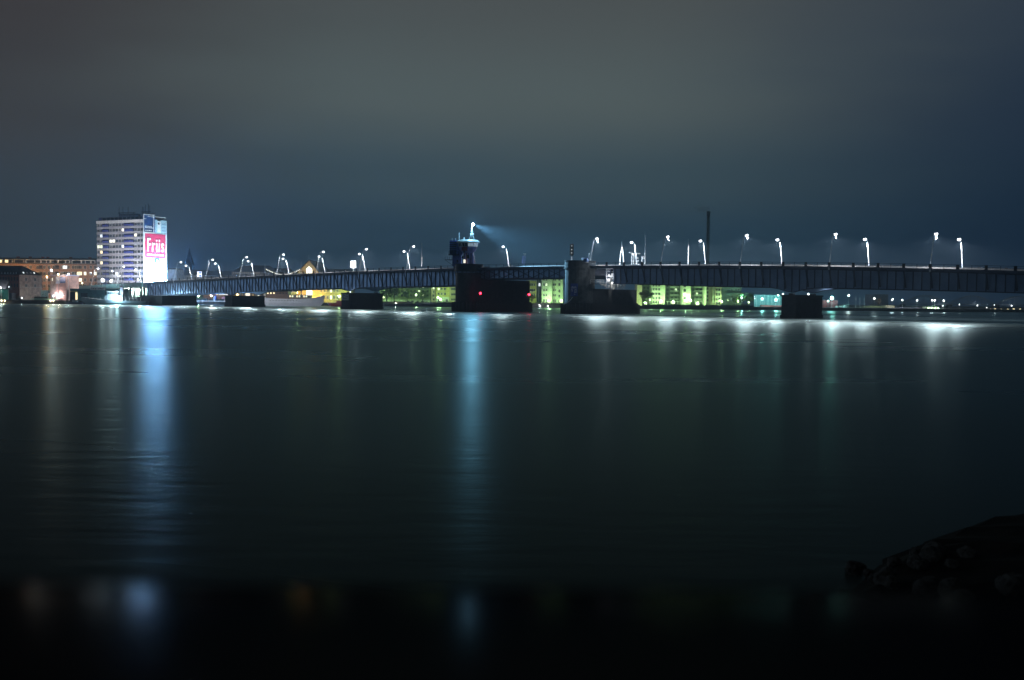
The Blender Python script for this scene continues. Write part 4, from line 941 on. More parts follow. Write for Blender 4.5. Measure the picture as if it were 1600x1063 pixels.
C4 = Facade('apartment_block', 'pale slab with a single column of windows between two balcony blocks', 'building', 1066.3, 1079, 688, GA); C4.wall(1066.3, 1079, 430, M_apgreen, 14); grid(C4, (1070,), (447, 453.7, 460, 466.5), 1.8, 2.0, lit={(0, 2)})
C5 = Facade('apartment_block', 'dark recessed block with balconies right of the pale slab', 'building', 1079.3, 1103, 700, GA); C5.wall(1079.3, 1103, 430, M_apdark, 12)
for y_ in (447, 453.3, 459.6, 466):
    balcony(C5, 1092, y_, 7, 0, mat('grey_green_balcony', (.3, .36, .3))); grid(C5, (1083, 1089, 1095, 1100), (y_ - .3,), 1.6, 1.8, lit={(1, 0)} if y_ == 459.6 else set(), frame=M_frame_dark)
C5.slab(1084, 1102, 470, 471, M_white, -4, 0, 'arcade_roof')
for x_ in (1085, 1090, 1096, 1101): MB().box(C5.lx(x_) - .2, -3.9, 0, C5.lx(x_) + .2, -3.6, C5.lz(x_, 471)).build('arcade_column', M_white, C5.t)
C6 = Facade('apartment_block', 'pale green block with vertical ribs below the chimney', 'building', 1103.3, 1127, 684, GA); C6.wall(1103.3, 1127, 430, M_apgreen, 14)
for x_ in (1108.5, 1112.5, 1117.5, 1126): MB().box(C6.lx(x_) - .35, -.4, 0, C6.lx(x_) + .35, -.02, C6.lz(x_, 430)).build('rib', M_apcream, C6.t)
grid(C6, (1105.5,), (451, 457, 463, 469), 1.2, 1.8); grid(C6, (1119.8, 1123.8), (446, 453.3, 460.3, 467.5, 474), 1.4, 1.9)
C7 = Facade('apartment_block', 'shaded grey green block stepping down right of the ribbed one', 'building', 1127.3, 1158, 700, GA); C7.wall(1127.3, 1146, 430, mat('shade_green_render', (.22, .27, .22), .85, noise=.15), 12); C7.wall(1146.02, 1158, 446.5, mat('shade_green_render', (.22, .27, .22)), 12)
C7.slab(1135, 1167, 457.5, 459.5, M_apdark, -3, -.02, 'terrace'); grid(C7, (1137.5, 1140.5, 1143.5), (453.5, 469), 1.1, 2.0); grid(C7, (1150, 1154), (453,), 1.3, 1.6)
# industrial sheds further right
D1 = Facade('terminal_shed', 'long turquoise lit shed with red base left of the slim pier', 'shed', 1178, 1232, 735); D1.wall(1178, 1232, 461, mat('teal_shed', (.12, .24, .26), .8, noise=.12), 18); D1.wall(1188, 1232, 477.2, mat('red_shed', (.40, .07, .06), .8, noise=.2), 3, y0=-3.02, name='red_store')
for x_ in range(1182, 1232, 6): MB().box(D1.lx(x_) - .15, -.15, 0, D1.lx(x_) + .15, -.02, D1.lz(x_, 461)).build('rib', M_frame, D1.t)
D2 = thing('container_stack', 'stack of dull red containers right of the slim pier', 'container', (pix(1288, 478, 720).x, 722, GZ))
for k in range(4):
    for j in range(2):
        MB().box(k * 2.6, 0, j * 2.65, k * 2.6 + 2.45, 6, j * 2.65 + 2.55).build('container', mat('container_red%d' % (k % 2), (.28 - .08 * (k % 2), .05 + .03 * j, .06), .7, noise=.2), D2)
D3 = Facade('quay_hut', 'white lit quay hut beside the tall lamp post', 'hut', 1308.5, 1322.5, 718); D3.wall(1308.5, 1322.5, 478.3, M_white, 5); D3.wall(1318.5, 1322.4, 477, M_white, 2, y0=-2.02, name='porch'); grid(D3, (1311, 1315), (480.5,), 1.3, 1.2)
D4 = Facade('quay_shed', 'low quay shed lit green under two masts at the right', 'shed', 1447, 1467, 742); D4.wall(1447, 1467, 479.5, M_apgreen, 6)
for x_ in (1450, 1454, 1458, 1462, 1465.5): D4.win(x_, 482.4, 1.2, 1.5, M_lit_green, M_white, 0)
D5 = Facade('boathouse', 'pale boathouse with ramp beside the floodlit lawn', 'building', 1384, 1436, 752); D5.wall(1384, 1398, 477.5, M_apcream, 8); D5.wall(1400, 1436, 480.5, M_hallwall, 8, name='annexe'); grid(D5, (1403, 1409, 1416, 1422, 1428), (483,), 1.6, 1.2, lit={(1, 0), (2, 0), (4, 0)})
D6 = Facade('silo_block', 'broad dark grey silo block in the haze behind the flagpoles', 'building', 1364, 1388, 900); D6.wall(1364, 1388, 460, M_hallwall, 20)
mound = MB(); rows = []
for i in range(13):
    x_ = pix(1345 + 3.5 * i, 480, 735).x; hgt = 1.6 * math.sin(math.pi * i / 12)
    rows.append([(x_, 728, GZ - .05), (x_, 734, GZ + hgt), (x_, 744, GZ + hgt * .8), (x_, 752, GZ - .05)])
structure('grass_mound', mound.strip(rows, closed=False).build('grass_mound', mat('lawn', (.09, .12, .02), .95, noise=.35, scale=.6)))
# railway bridge in the distance
RW = thing('railway_bridge', 'distant steel truss railway bridge at the right edge', 'bridge', (pix(1500, 480, 980).x, 980, 4.5))
for sp_ in range(4):
    x0 = -55 + sp_ * 46; tr = MB()
    for y in (0, 6):
        top = [(x0 + 44 * k / 8, y, 1.2 + 8.0 * math.sin(math.pi * k / 8)) for k in range(9)]
        tr.tube(top, .35, 4).tube([(x0, y, .8), (x0 + 44, y, .8)], .45, 4)
        for k in range(1, 8):
            tr.tube([top[k], (top[k][0], y, .8)], .2, 4)
            tr.tube([top[k], (x0 + 44 * (k + (1 if k < 4 else -1)) / 8, y, .8)], .16, 4)
    tr.build('truss', mat('truss_steel', (.30, .34, .38), .6, noise=.15), RW); MB().box(x0 - 1.6, -1, -5, x0 + 1.2, 7, .3).build('pier', M_stone, RW)
MB().box(-56, .5, .2, 132, 5.5, .7).build('deck', M_pent, RW)
# chimney and smoke
CHX = pix(1105.5, 400, 900); chh = pix(1105.5, 330.5, 900).z - GZ
ch = thing('chimney', 'tall slender chimney with a thicker top', 'chimney', (CHX.x, 900, GZ))
M_chim = mat('chimney_concrete', (.22, .24, .28), .8, noise=.3, scale=.1)
MB().lathe([(1.65, 0), (1.45, chh * .5), (1.3, chh - 4)], 14).build('shaft', M_chim, ch, None, True); MB().lathe([(1.3, chh - 4), (1.6, chh - 3.7), (1.6, chh)], 14).build('crown', M_chim, ch)
for a in (0, 2.1, 4.2): MB().box(-.08, -.08, chh * .1, .08, .08, chh).build('ladder', M_black, ch, (1.7 * math.cos(a), 1.7 * math.sin(a), 0))
sm = bpy.data.materials.new('smoke'); sm.use_nodes = True; t = sm.node_tree; t.nodes.clear()
tcn = t.nodes.new('ShaderNodeTexCoord'); mpn = t.nodes.new('ShaderNodeMapping'); mpn.inputs['Scale'].default_value = (.12, .2, .3); t.links.new(tcn.outputs['Object'], mpn.inputs[0])
nz = t.nodes.new('ShaderNodeTexNoise'); nz.inputs['Scale'].default_value = 1.0; nz.inputs['Detail'].default_value = 3; t.links.new(mpn.outputs[0], nz.inputs['Vector'])
gr = t.nodes.new('ShaderNodeTexGradient'); gr.gradient_type = 'SPHERICAL'; mpg = t.nodes.new('ShaderNodeMapping'); mpg.inputs['Scale'].default_value = (1 / 11, 1 / 5, 1 / 4); t.links.new(tcn.outputs['Object'], mpg.inputs[0]); t.links.new(mpg.outputs[0], gr.inputs[0])
ml = t.nodes.new('ShaderNodeMath'); ml.operation = 'MULTIPLY'; t.links.new(nz.outputs['Fac'], ml.inputs[0]); t.links.new(gr.outputs['Fac'], ml.inputs[1])
m2 = t.nodes.new('ShaderNodeMath'); m2.operation = 'MULTIPLY'; m2.inputs[1].default_value = .12; t.links.new(ml.outputs[0], m2.inputs[0])
vs = t.nodes.new('ShaderNodeVolumePrincipled'); vs.inputs['Color'].default_value = (.95, .97, 1, 1); t.links.new(m2.outputs[0], vs.inputs['Density'])
om = t.nodes.new('ShaderNodeOutputMaterial'); t.links.new(vs.outputs[0], om.inputs['Volume'])
so = MB().ball((0, 0, 0), 1.0, n=16).build('smoke', sm, None, (CHX.x - 5.5, 900, GZ + chh + 2.0)); so.scale = (11, 5, 4); so['kind'] = 'stuff'
so.scale = (1, 1, 1)
for v in so.data.vertices: v.co = (v.co.x * 11, v.co.y * 5, v.co.z * 4)

# ================================================================== TREES AND HEDGES
M_leaf = mat('foliage', (.055, .085, .025), .8, spec=.2, noise=.4, scale=.9); M_leaf2 = mat('foliage_rust', (.10, .06, .03), .8, spec=.2, noise=.4, scale=.9); M_bark = mat('bark', (.04, .032, .025), .9, noise=.3, scale=2)
def crown_mesh(seed, rx, rz, nleaf, m, clumps=14):
    rr = random.Random(seed); b_ = MB()
    cs = []
    for k in range(clumps):
        a = rr.uniform(0, 6.28); q = rr.random() ** .5
        cs.append((rx * .75 * q * math.cos(a), rx * .75 * q * math.sin(a), rr.uniform(-.75, .8) * rz, rr.uniform(.25, .45) * rx))
    for k in range(nleaf):
        c = rr.choice(cs); d = Vector((rr.gauss(0, 1), rr.gauss(0, 1), rr.gauss(0, 1))).normalized() * c[3] * rr.uniform(.6, 1.1)
        p = Vector(c[:3]) + d; s_ = rr.uniform(.12, .26); u = Vector((rr.gauss(0, 1), rr.gauss(0, 1), rr.gauss(0, 1))).normalized(); v = u.cross(d).normalized() if d.length > 0 else Vector((1, 0, 0))
        b_.add([p - u * s_, p - v * s_, p + u * s_, p + v * s_], [(0, 1, 2, 3)])
    return b_.mesh('crown', m)
def trunk_mesh(seed, h, rx):
    rr = random.Random(seed); b_ = MB().tube([(0, 0, 0), (.1, 0, h * .5), (0, .1, h)], [.32, .24, .12], 6)
    for k in range(6):
        a = k * 1.05 + rr.random(); b_.tube([(0, 0, h * rr.uniform(.45, .85)), (rx * .4 * math.cos(a), rx * .4 * math.sin(a), h * 1.05), (rx * .7 * math.cos(a), rx * .7 * math.sin(a), h * rr.uniform(1.15, 1.45))], [.14, .09, .04], 4)
    return b_.mesh('trunk', M_bark)
CR = [crown_mesh(1, 3.6, 3.0, 1500, M_leaf), crown_mesh(2, 3.2, 3.6, 1300, M_leaf), crown_mesh(3, 3.0, 2.8, 900, M_leaf2)]
TR = [trunk_mesh(1, 4.2, 3.6), trunk_mesh(2, 4.5, 3.2), trunk_mesh(3, 4.0, 3.0)]
def tree(x_, Y, k, sc, label):
    w_ = pix(x_, 475, Y); t = thing('tree', label, 'tree', (w_.x, Y, GZ), random.uniform(0, 6), 'trees on the far quay')
    put('trunk', TR[k], t, scale=(sc, sc, sc)); put('crown', CR[k], t, (0, 0, 6.0 * sc), scale=(sc, sc, sc)); return t
for a in ((604, 682, 0, 1.35, 'big leafy tree lit green beside the notice board pier'), (616, 684, 1, 1.3, 'tree before the dark green block, right of the biggest tree'), (636, 690, 1, 1.1, 'tree in front of the dark green block near its middle'), (660, 690, 0, .9, 'small tree left of the narrow pale block'),
          (831, 645, 2, .75, 'reddish tree in front of the yellow block'), (1006, 676, 2, 1.2, 'sparse tree before the cream gable'), (1013, 680, 1, 1.1, 'dark tree left of the pale green tower'),
          (1148, 684, 0, .8, 'low bushy tree at the foot of the stepped block'), (1161, 690, 1, 1.0, 'dark tree behind the white lamps left of the turquoise shed'), (1171, 695, 0, 1.05, 'dark tree next to the turquoise shed'),
          (1373, 750, 2, .8, 'reddish tree on the lawn mound')): tree(*a)
def hedge(x0, x1, Y, h, label, m=None):
    a, b_ = pix(x0, 475, Y).x, pix(x1, 475, Y).x; rr = random.Random(int(x0)); q = MB(); n_ = int((b_ - a) * 26)
    for k in range(n_):
        p = Vector((rr.uniform(0, b_ - a), rr.uniform(-.6, .6), h * rr.random() ** .7 * (.8 + .3 * math.sin(rr.random() * 3 + k * 8.0 / n_)))); s_ = rr.uniform(.12, .24)
        u = Vector((rr.gauss(0, 1), rr.gauss(0, 1), rr.gauss(0, 1))).normalized(); v = u.cross(Vector((rr.gauss(0, 1), rr.gauss(0, 1), rr.gauss(0, 1)))).normalized()
        q.add([p - u * s_, p - v * s_, p + u * s_, p + v * s_], [(0, 1, 2, 3)])
    t = thing('hedge', label, 'hedge', (a, Y, GZ), 0, 'hedges along the quays'); q.build('foliage', m or M_leaf, t)
    st_ = MB(); st_.box(0, -.35, 0, b_ - a, .35, h * .55); st_.build('stems', M_bark, t)
hedge(597, 645, 655, 2.0, 'low dark hedge along the quay below the big leafy tree'); hedge(648, 714, 655, 1.7, 'low dark hedge along the quay below the yellow block')
hedge(828, 882, 644, 2.0, 'low dark hedge along the quay between the bascule piers'); hedge(1004, 1100, 662, 1.5, 'low dark hedge along the quay below the pale green tower'); hedge(1101, 1178, 665, 1.7, 'low dark hedge along the quay below the ribbed block')
hedge(292, 325, 634, 3.4, 'tall green bushes right of the abutment'); hedge(327, 350, 636, 2.6, 'darker bush beside the parasol left of the low pier')
hedge(26, 34, 575, 2.2, 'yellow green bush in front of the warehouse loading bay'); hedge(54, 74, 574, 3.6, 'dark rounded bush between warehouse and brick block')

# small things under the left spans
E1 = Facade('quay_house', 'pink lit house with white columns behind the bushes', 'building', 318, 358, 690); E1.wall(318, 358, 452, mat('pink_wall', (.50, .30, .30), .8, noise=.15), 10)
for x_ in (323, 328, 333, 339, 343.5, 347, 350.5, 354): E1.win(x_, 458.5, 1.7, 2.4, M_lit_cool if x_ > 341 else (M_lit_warm if x_ in (328, 339) else M_glass), M_white, 1)
E2 = Facade('quay_house', 'yellow lit house with white window frames above the low pier', 'building', 366, 414, 690); E2.wall(366, 414, 451, mat('yellow_house', (.56, .44, .20), .8, noise=.12), 10)
for x_ in (371, 376, 381, 385.5, 389, 392.5, 398, 404, 410): E2.win(x_, 461, 1.6, 2.6, M_lit if x_ in (385.5, 389, 404) else M_glass, M_white, 1)
pq = thing('quay_parapet', 'white stone edge along the promenade right of the abutment', 'parapet', (pix(290, 471, 624).x, 624.5, GZ)); MB().box(0, -.4, 0, 28, .2, .5).build('coping', M_white, pq)
ps = thing('parasol', 'closed blue and white parasol on the promenade', 'parasol', (pix(337.5, 470, 630).x, 630, GZ)); MB().tube([(0, 0, 0), (0, 0, 4.2)], .07, 5).build('pole', M_white, ps); MB().lathe([(.75, 1.2), (.6, 2.6), (.1, 4.3)], 8).build('canopy', mat('parasol_blue', (.06, .12, .50), .7), ps); MB().box(-1.5, -.3, .2, -.8, .3, 3.2).build('side_cloth', M_white, ps)
pk = thing('parasol', 'open pink parasol beside the low pier', 'parasol', (pix(350.5, 470, 632).x, 632, GZ)); MB().tube([(0, 0, 0), (0, 0, 2.6)], .07, 5).build('pole', M_white, pk); MB().lathe([(1.9, 1.9), (1.3, 2.6), (.1, 3.0)], 10).build('canopy', mat('parasol_pink', (.62, .22, .28), .7), pk)

# ================================================================== LAMPS ON THE SHORES
def shore_lamp(x_, y_, Y, bulb, r, power, c_, label, group, pole_r=.09, zbase=None, off=None, stem=True):
    off = off or (0, -.35, r + .45)
    w_ = pix(x_, y_, Y); zb = GZ if zbase is None else zbase
    t = thing('shore_lamp', label, 'lamp', (w_.x, Y, zb), 0, group); hgt = w_.z - zb
    if stem and hgt > .3: MB().tube([(0, 0, 0), (0, 0, max(.2, hgt - r * .6))], pole_r, 5).build('pole', M_galv, t); MB().lathe([(r * .3, -r * 1.25), (r * .6, -r * .85)], 8).build('lamp_holder', M_black, t, (0, 0, hgt))
    else: MB().box(-.2, 0, -.4, .2, .5, .3).build('bracket', M_black, t, (0, .3, hgt))
    MB().ball((0, 0, 0), r, n=8).build('globe', bulb, t, (0, 0, hgt), True)
    if power: lamp('POINT', 'lamp_light', t, Vector((0, 0, hgt)) + Vector(off), power * SHORE_P * (.5 if c_ == GC else 1), c_, .35)
    return t
GC, WC, TC, OC, YC = (.60, 1.0, .45), (.85, .93, 1.0), (.35, 1.0, .92), (1.0, .55, .15), (1.0, .85, .5)
gl = 'green lamps before the apartments'
for x_, y_, Y, r, p_, lb in ((599, 464, 688, 1.1, 9000, 'big green white lamp right of the notice board pier'), (650, 461.5, 684, .75, 5000, 'green lamp on a post before the dark green block'), (684.5, 465.5, 680, .7, 6000, 'upper green lamp before the yellow block'), (688.5, 469, 678, .85, 7000, 'lower white green lamp before the yellow block'),
                       (857, 471.5, 648, 1.0, 6000, 'bright lamp at the foot of the paired window block'), (877, 471, 648, 1.1, 7000, 'bright lamp beside the round pier edge'), (1008, 475, 680, 1.2, 5000, 'broad white lamp right of the round pier body'), (1016, 469, 682, .75, 5000, 'green lamp left of the pale green tower'),
                       (1033, 472.5, 682, 1.2, 7000, 'bright lamp at the foot of the pale green tower'), (1052, 473, 684, 1.2, 6000, 'white lamp in the arcade left of the pale slab'), (1071, 470, 684, .8, 5000, 'left of two green lamps on the pale slab'), (1079, 470, 684, .85, 5000, 'right of two green lamps on the pale slab'),
                       (1090, 475, 688, 1.2, 5000, 'white lamp in the arcade right of the pale slab'), (1128, 472, 680, .7, 5000, 'green lamp right of the ribbed block'), (1153, 472, 684, .7, 3500, 'green lamp among the low trees')):
    shore_lamp(x_, y_, Y, M_bulb_green, r, p_, GC, lb, gl)
tl = 'white and teal harbour lamps'
for x_, y_, Y, b_, r, p_, c_, lb in ((1159, 466, 690, M_bulb_teal, .8, 3500, TC, 'teal lamp above the dark trees'), (1170, 473, 690, M_bulb_green, .6, 2000, GC, 'small green lamp below the dark trees'), (1179, 466.5, 725, M_bulb_shore, .55, 1200, WC, 'white lamp at the left end of the turquoise shed'), (1191, 468, 722, M_bulb_teal, 1.0, 5000, TC, 'bright teal lamp before the turquoise shed'),
                              (1212.5, 469.5, 722, M_bulb_teal, 1.2, 6000, TC, 'brightest teal lamp left of the slim pier'), (1216, 462, 724, M_bulb_teal, .6, 1500, TC, 'upper teal lamp left of the slim pier'), (1223.5, 460, 716, M_bulb_shore, .55, 1200, WC, 'tall white lamp beside the slim pier'), (1223.8, 470, 714, M_bulb_teal, .6, 900, TC, 'lower lamp beside the slim pier'),
                              (1300, 466.5, 714, M_bulb_teal, 1.4, 9000, TC, 'big teal floodlight right of the slim pier'), (1294, 471, 712, M_bulb_teal, .75, 2500, TC, 'smaller teal lamp left of the big floodlight'), (1326, 462.5, 712, M_bulb_shore, .75, 2500, WC, 'tall white lamp post right of the white hut'), (1366, 467, 735, M_bulb_shore, .7, 2500, WC, 'white lamp post on the lawn mound'),
                              (1394, 469, 742, M_bulb_shore, .75, 2500, WC, 'white lamp post above the pale boathouse'), (1410, 469.5, 742, M_bulb_shore, .65, 1500, WC, 'white lamp right of the pale boathouse'), (1433, 470, 742, M_bulb_shore, .65, 1500, WC, 'white lamp left of the green lit shed'), (1456.5, 470, 736, M_bulb_shore, .6, 1200, WC, 'left one of twin mast lamps over the green shed'),
                              (1460.5, 470, 736, M_bulb_shore, .6, 1200, WC, 'right one of twin mast lamps over the green shed'), (1474.5, 470.5, 742, M_bulb_shore, .7, 1500, WC, 'white lamp right of the green lit shed'), (1499, 476.5, 760, M_bulb_shore, .4, 300, WC, 'small white lamp between two truss lights'), (1553.5, 477, 756, M_bulb_shore, .4, 300, WC, 'small lamp above the yellow quay lamps'), (1541.5, 481, 756, M_bulb_shore, .35, 200, WC, 'tiny lamp left of the yellow quay lamps')):
    shore_lamp(x_, y_, Y, b_, r, p_, c_, lb, tl)
for x_, lb in ((1450.5, 'leftmost green white light on the green shed'), (1456, 'second green white light on the green shed'), (1461, 'third green white light on the green shed'), (1465.5, 'rightmost green white light on the green shed')):
    shore_lamp(x_, 482, 738.5, M_bulb_green, .75, 900, (.6, 1, .6), lb, 'lights on the green shed', off=(0, -1.5, 0))
for x_, lb in ((1548, 'first yellow quay lamp at the right edge'), (1554.8, 'second and brightest yellow quay lamp at the right edge'), (1564.3, 'single pale yellow quay lamp, third at the right edge'), (1574.2, 'fourth yellow quay lamp at the right edge'), (1583.8, 'fifth and largest yellow quay lamp'), (1593.8, 'last yellow quay lamp at the right edge')):
    shore_lamp(x_, 484, 757, M_bulb_warm, .85 if 'est' in lb else .65, 1500, YC, lb, 'yellow quay lamps', zbase=GZ, off=(0, -1.6, .2))
for x_, y_, lb in ((1473, 478.2, 'left star like light on the distant truss bridge'), (1527, 477.8, 'middle star like light on the distant truss bridge'), (1580.5, 478.2, 'right star like light on the distant truss bridge')):
    shore_lamp(x_, y_, 976, M_bulb_shore, .7, 400, WC, lb, 'lights on the railway bridge', stem=False)
ql = 'low lamps along the quay edge'
qn = ['below the cream gable', 'below the arcade', 'below the pale slab', 'below the ribbed block', 'below the stepped block', 'below the dark trees', 'below the turquoise shed', 'left of the slim pier']
for x_, nm in zip((1012.5, 1042.5, 1072.8, 1103.6, 1132, 1160.7, 1188, 1214.5), qn):
    shore_lamp(x_, 482.3, 664, M_bulb_shore, .42, 600, WC, 'low white quay edge lamp ' + nm, ql, zbase=.4, off=(0, -1.4, .3))
shore_lamp(618, 475.5, 649, M_bulb_green, .75, 1200, (.9, 1, .75), 'white quay lamp below the dark green block', ql, zbase=.4); shore_lamp(667, 476.8, 650, M_bulb_shore, .75, 1200, (.55, .78, 1), 'blue white quay lamp below the narrow pale block', ql, zbase=.4)
shore_lamp(843.5, 478.5, 640, M_bulb_shore, .65, 900, WC, 'white quay lamp below the glazed stair tower', ql, zbase=.4); shore_lamp(856, 478.5, 640, M_bulb_shore, .5, 700, WC, 'white quay lamp below the paired window block', ql, zbase=.4); shore_lamp(877, 485, 640, M_bulb_shore, .4, 150, WC, 'small white lamp at the left foot of the round pier', ql, zbase=.2)
for x_, nm in ((2.5, 'leftmost of the two yellow bollard lamps at the left edge'), (7.5, 'right one of the two yellow bollard lamps at the left edge'), (79, 'left yellow bollard lamp below the brick block'), (83.5, 'right yellow bollard lamp below the brick block')):
    shore_lamp(x_, 470, 555.2, M_bulb_warm, .48, 300, YC, nm, 'yellow bollard lamps on the pontoon', zbase=.8, off=(0, -1.1, 0))
for x_, y_, Y, b_, r, p_, c_, lb in ((80.5, 423.5, 625, M_bulb_shore, .75, 9000, WC, 'white street lamp high before the brick apartments'), (91, 429.5, 573, M_bulb_warm, .6, 1800, (1, .75, .4), 'warm lamp on the roof of the brick block'), (107, 429, 572, M_bulb_shore, .6, 1500, WC, 'white lamp above the brick block corner'), (73.5, 433.5, 630, M_bulb_orange, .5, 3500, OC, 'orange lamp between warehouse and brick block'),
                              (13, 448.5, 583, M_bulb_shore, .6, 5000, (1, .86, .86), 'white lamp on the warehouse corner'), (1, 450, 577, M_bulb_shore, .6, 2000, WC, 'white lamp under the shed eave'), (18, 430, 638, M_bulb_orange, .6, 9000, OC, 'orange street lamp hidden behind the warehouse roof'), (128.5, 443, 640, M_bulb_warm, .6, 900, YC, 'warm lamp below the brick apartments'), (160.5, 438.7, 582, M_bulb_shore, 1.15, 4000, (.80, .95, 1.0), 'huge white floodlight before the tower block'), (173.5, 440, 586, M_bulb_shore, .9, 6000, WC, 'white lamp right of the huge floodlight'), (216, 438, 600, M_bulb_shore, .6, 1500, WC, 'white lamp at the left foot of the banner'),
                              (219, 457, 590, M_bulb_teal, 1.7, 16000, (.70, 1, .86), 'glaring pale green lamp under the ramp'), (203, 456, 588, M_bulb_teal, .9, 5000, (.8, 1, .95), 'white lamp on the column under the ramp'), (371, 461.3, 668, M_bulb_orange, .75, 3500, OC, 'orange lamp above the low pier'), (404.5, 463, 660, M_bulb_shore, .6, 1500, YC, 'white lamp above the right end of the low pier'),
                              (330, 463, 660, M_bulb_warm, .6, 3000, (1, .8, .8), 'pinkish lamp behind the parasols'), (310, 463.5, 655, M_bulb_green, .5, 3000, (.7, 1, .55), 'greenish lamp behind the bushes'), (83.5, 463, 577, M_bulb_shore, .5, 1000, (.9, .9, 1), 'white lamp in the ground floor of the brick block'), (92, 465, 575.5, M_bulb_shore, .8, 1200, (1, .95, .95), 'broad white light at the foot of the brick block'), (34, 466, 570, M_bulb_shore, .5, 150, WC, 'white lamp on the pontoon below the warehouse')):
    shore_lamp(x_, y_, Y, b_, r, p_, c_, lb, 'lamps on the town quay')
for o_ in [o for o in col.objects if o.get('label') == 'huge white floodlight before the tower block']:
    lamp('SPOT', 'facade_beam', o_, (0, 1.9, pix(160.5, 438.7, 582).z - GZ + .6), 62000, (.95, .94, 1.0), .4, 100, (.12, .72, .62), .7)
lp_ = bw(33.5, 18.5, 7.5); shore_lamp(1263, 460.3, lp_.y, M_bulb_shore, .32, 250, WC, 'small lamp standing behind the top of the slim pier', 'white and teal harbour lamps', zbase=7.45)
shore_lamp(547.3, 456.5, bw(255, -.2, 0).y, M_bulb_shore, .28, 120, WC, 'small white lamp on top of the notice board pier', 'white and teal harbour lamps', zbase=7.45)
fp = [(1337.5, 'left'), (1344, 'middle'), (1350.5, 'right')]
for x_, nm in fp:
    w_ = pix(x_, 466, 715); t = thing('flagpole', nm + ' one of three plain flagpoles on the far quay', 'flagpole', (w_.x, 715, GZ), 0, 'quay flagpoles'); MB().tube([(0, 0, 0), (0, 0, w_.z - GZ)], [.17, .09], 5).ball((0, 0, w_.z - GZ), .16).build('pole', M_galv, t)
# ================================================================== FURNITURE ON THE BRIDGE
def at(x, y, n): s, z = on_bridge(x, y, n); return bw(s, n, z), s
# black signal on the round pier
w_, _ = at(893, 408, -3.0); top = at(893, 381.3, -3.0)[0].z
sgm = thing('traffic_signal', 'tall black river signal with three pale lamps on the round pier', 'signal', w_); hgt = top - w_.z
MB().tube([(0, 0, -.6), (0, 0, hgt * .36)], .16, 6).build('pole', M_galv, sgm); MB().box(-.68, -.25, hgt * .34, .68, .25, hgt * .97).box(-.45, -.25, hgt * .28, .45, .25, hgt * .34).box(-.45, -.25, hgt * .97, .45, .25, hgt).build('housing', M_black, sgm)
me_sl = MB().ball((0, 0, 0), .16, n=8).mesh('signal_lens', mat('signal_glass', (.8, .8, .8), .4, noise=0, emit=(.9, .95, 1), estr=.8)); me_sv = MB().box(-.3, -.3, 0, .3, 0, .06).mesh('visor', M_black)
for f_ in (.88, .66, .47): put('signal_lens', me_sl, sgm, (0, -.3, hgt * f_)); put('visor', me_sv, sgm, (0, -.26, hgt * f_ + .24))
w_, _ = at(911, 408, -2); bx = thing('control_box', 'white control box on the round pier', 'box', w_); MB().box(-.45, -.4, -.4, .45, .4, 1.15).build('cabinet', M_white, bx); MB().box(-.5, -.45, 1.15, .5, .45, 1.25).build('lid', M_galv, bx); MB().box(-.35, -.43, -.2, .35, -.402, 1.0).build('door', M_frame, bx)
w_, _ = at(915.5, 408, -2.6); dm = thing('radar_dome', 'blue dome on the round pier', 'dome', w_); MB().lathe([(.85, -.4), (.85, .2), (.7, .75), (.35, 1.05), (.02, 1.15)], 12).build('shell', M_bblue, dm, None, True); MB().lathe([(.92, -.5), (.92, -.38)], 12).build('base', M_galv, dm)
w_, _ = at(920.3, 408, -1); pl = thing('bollard_post', 'short pale post on the round pier', 'post', w_); MB().tube([(0, 0, -.4), (0, 0, 2.4)], .11, 6).ball((0, 0, 2.5), .22).build('post', M_galv, pl)
# information board on the round pier
s_i, z_i = on_bridge(896.5, 444.5, -5.9); w_ = bw(s_i, -5.9, z_i - 2.0)
ang = math.atan2(w_.x - bw(124.6, -.5, 0).x, -(w_.y - bw(124.6, -.5, 0).y))
dirv = Vector((w_.x - bw(124.6, -.5, 0).x, w_.y - bw(124.6, -.5, 0).y, 0)).normalized(); base = bw(124.6, -.5, z_i - 4.3) + dirv * 5.12
ib = thing('information_board', 'dark blue board with white lettering lines on the round pier', 'sign', base, ang)
MB().box(-1.35, -.04, 0, 1.35, .04, 4.6).build('board', mat('board_blue', (.02, .05, .30), .5, noise=.1), ib); lt = MB(); rr = random.Random(4)
for z, segs in ((3.3, ((-.9, -.2), (.1, .7))), (2.9, ((-1.1, 1.0),)), (2.3, ((-1.1, -.6), (.2, .9))), (1.8, ((-1.0, -.5), (.1, .5), (.6, 1.0))), (1.3, ((.1, .9),)), (.6, ((.1, .4),))):
    for x0, x1 in segs:
        x = x0
        while x < x1: w2 = rr.uniform(.12, .28); lt.box(x, -.055, z, min(x + w2, x1), -.042, z + .22); x += w2 + .07
lt.build('print', M_letter, ib)
wh = bw(124.6, -.5, 3.6) + Vector((-.62, -.78, 0)) * 5.9
ho = thing('mooring_bar', 'pale bent bar leaning on the round pier foot', 'bar', wh); MB().tube([(-1.9, 0, 0), (-.6, -.1, .5), (.6, .1, 1.6), (1.3, .3, 2.6)], .09, 5).build('bar', M_galv, ho)
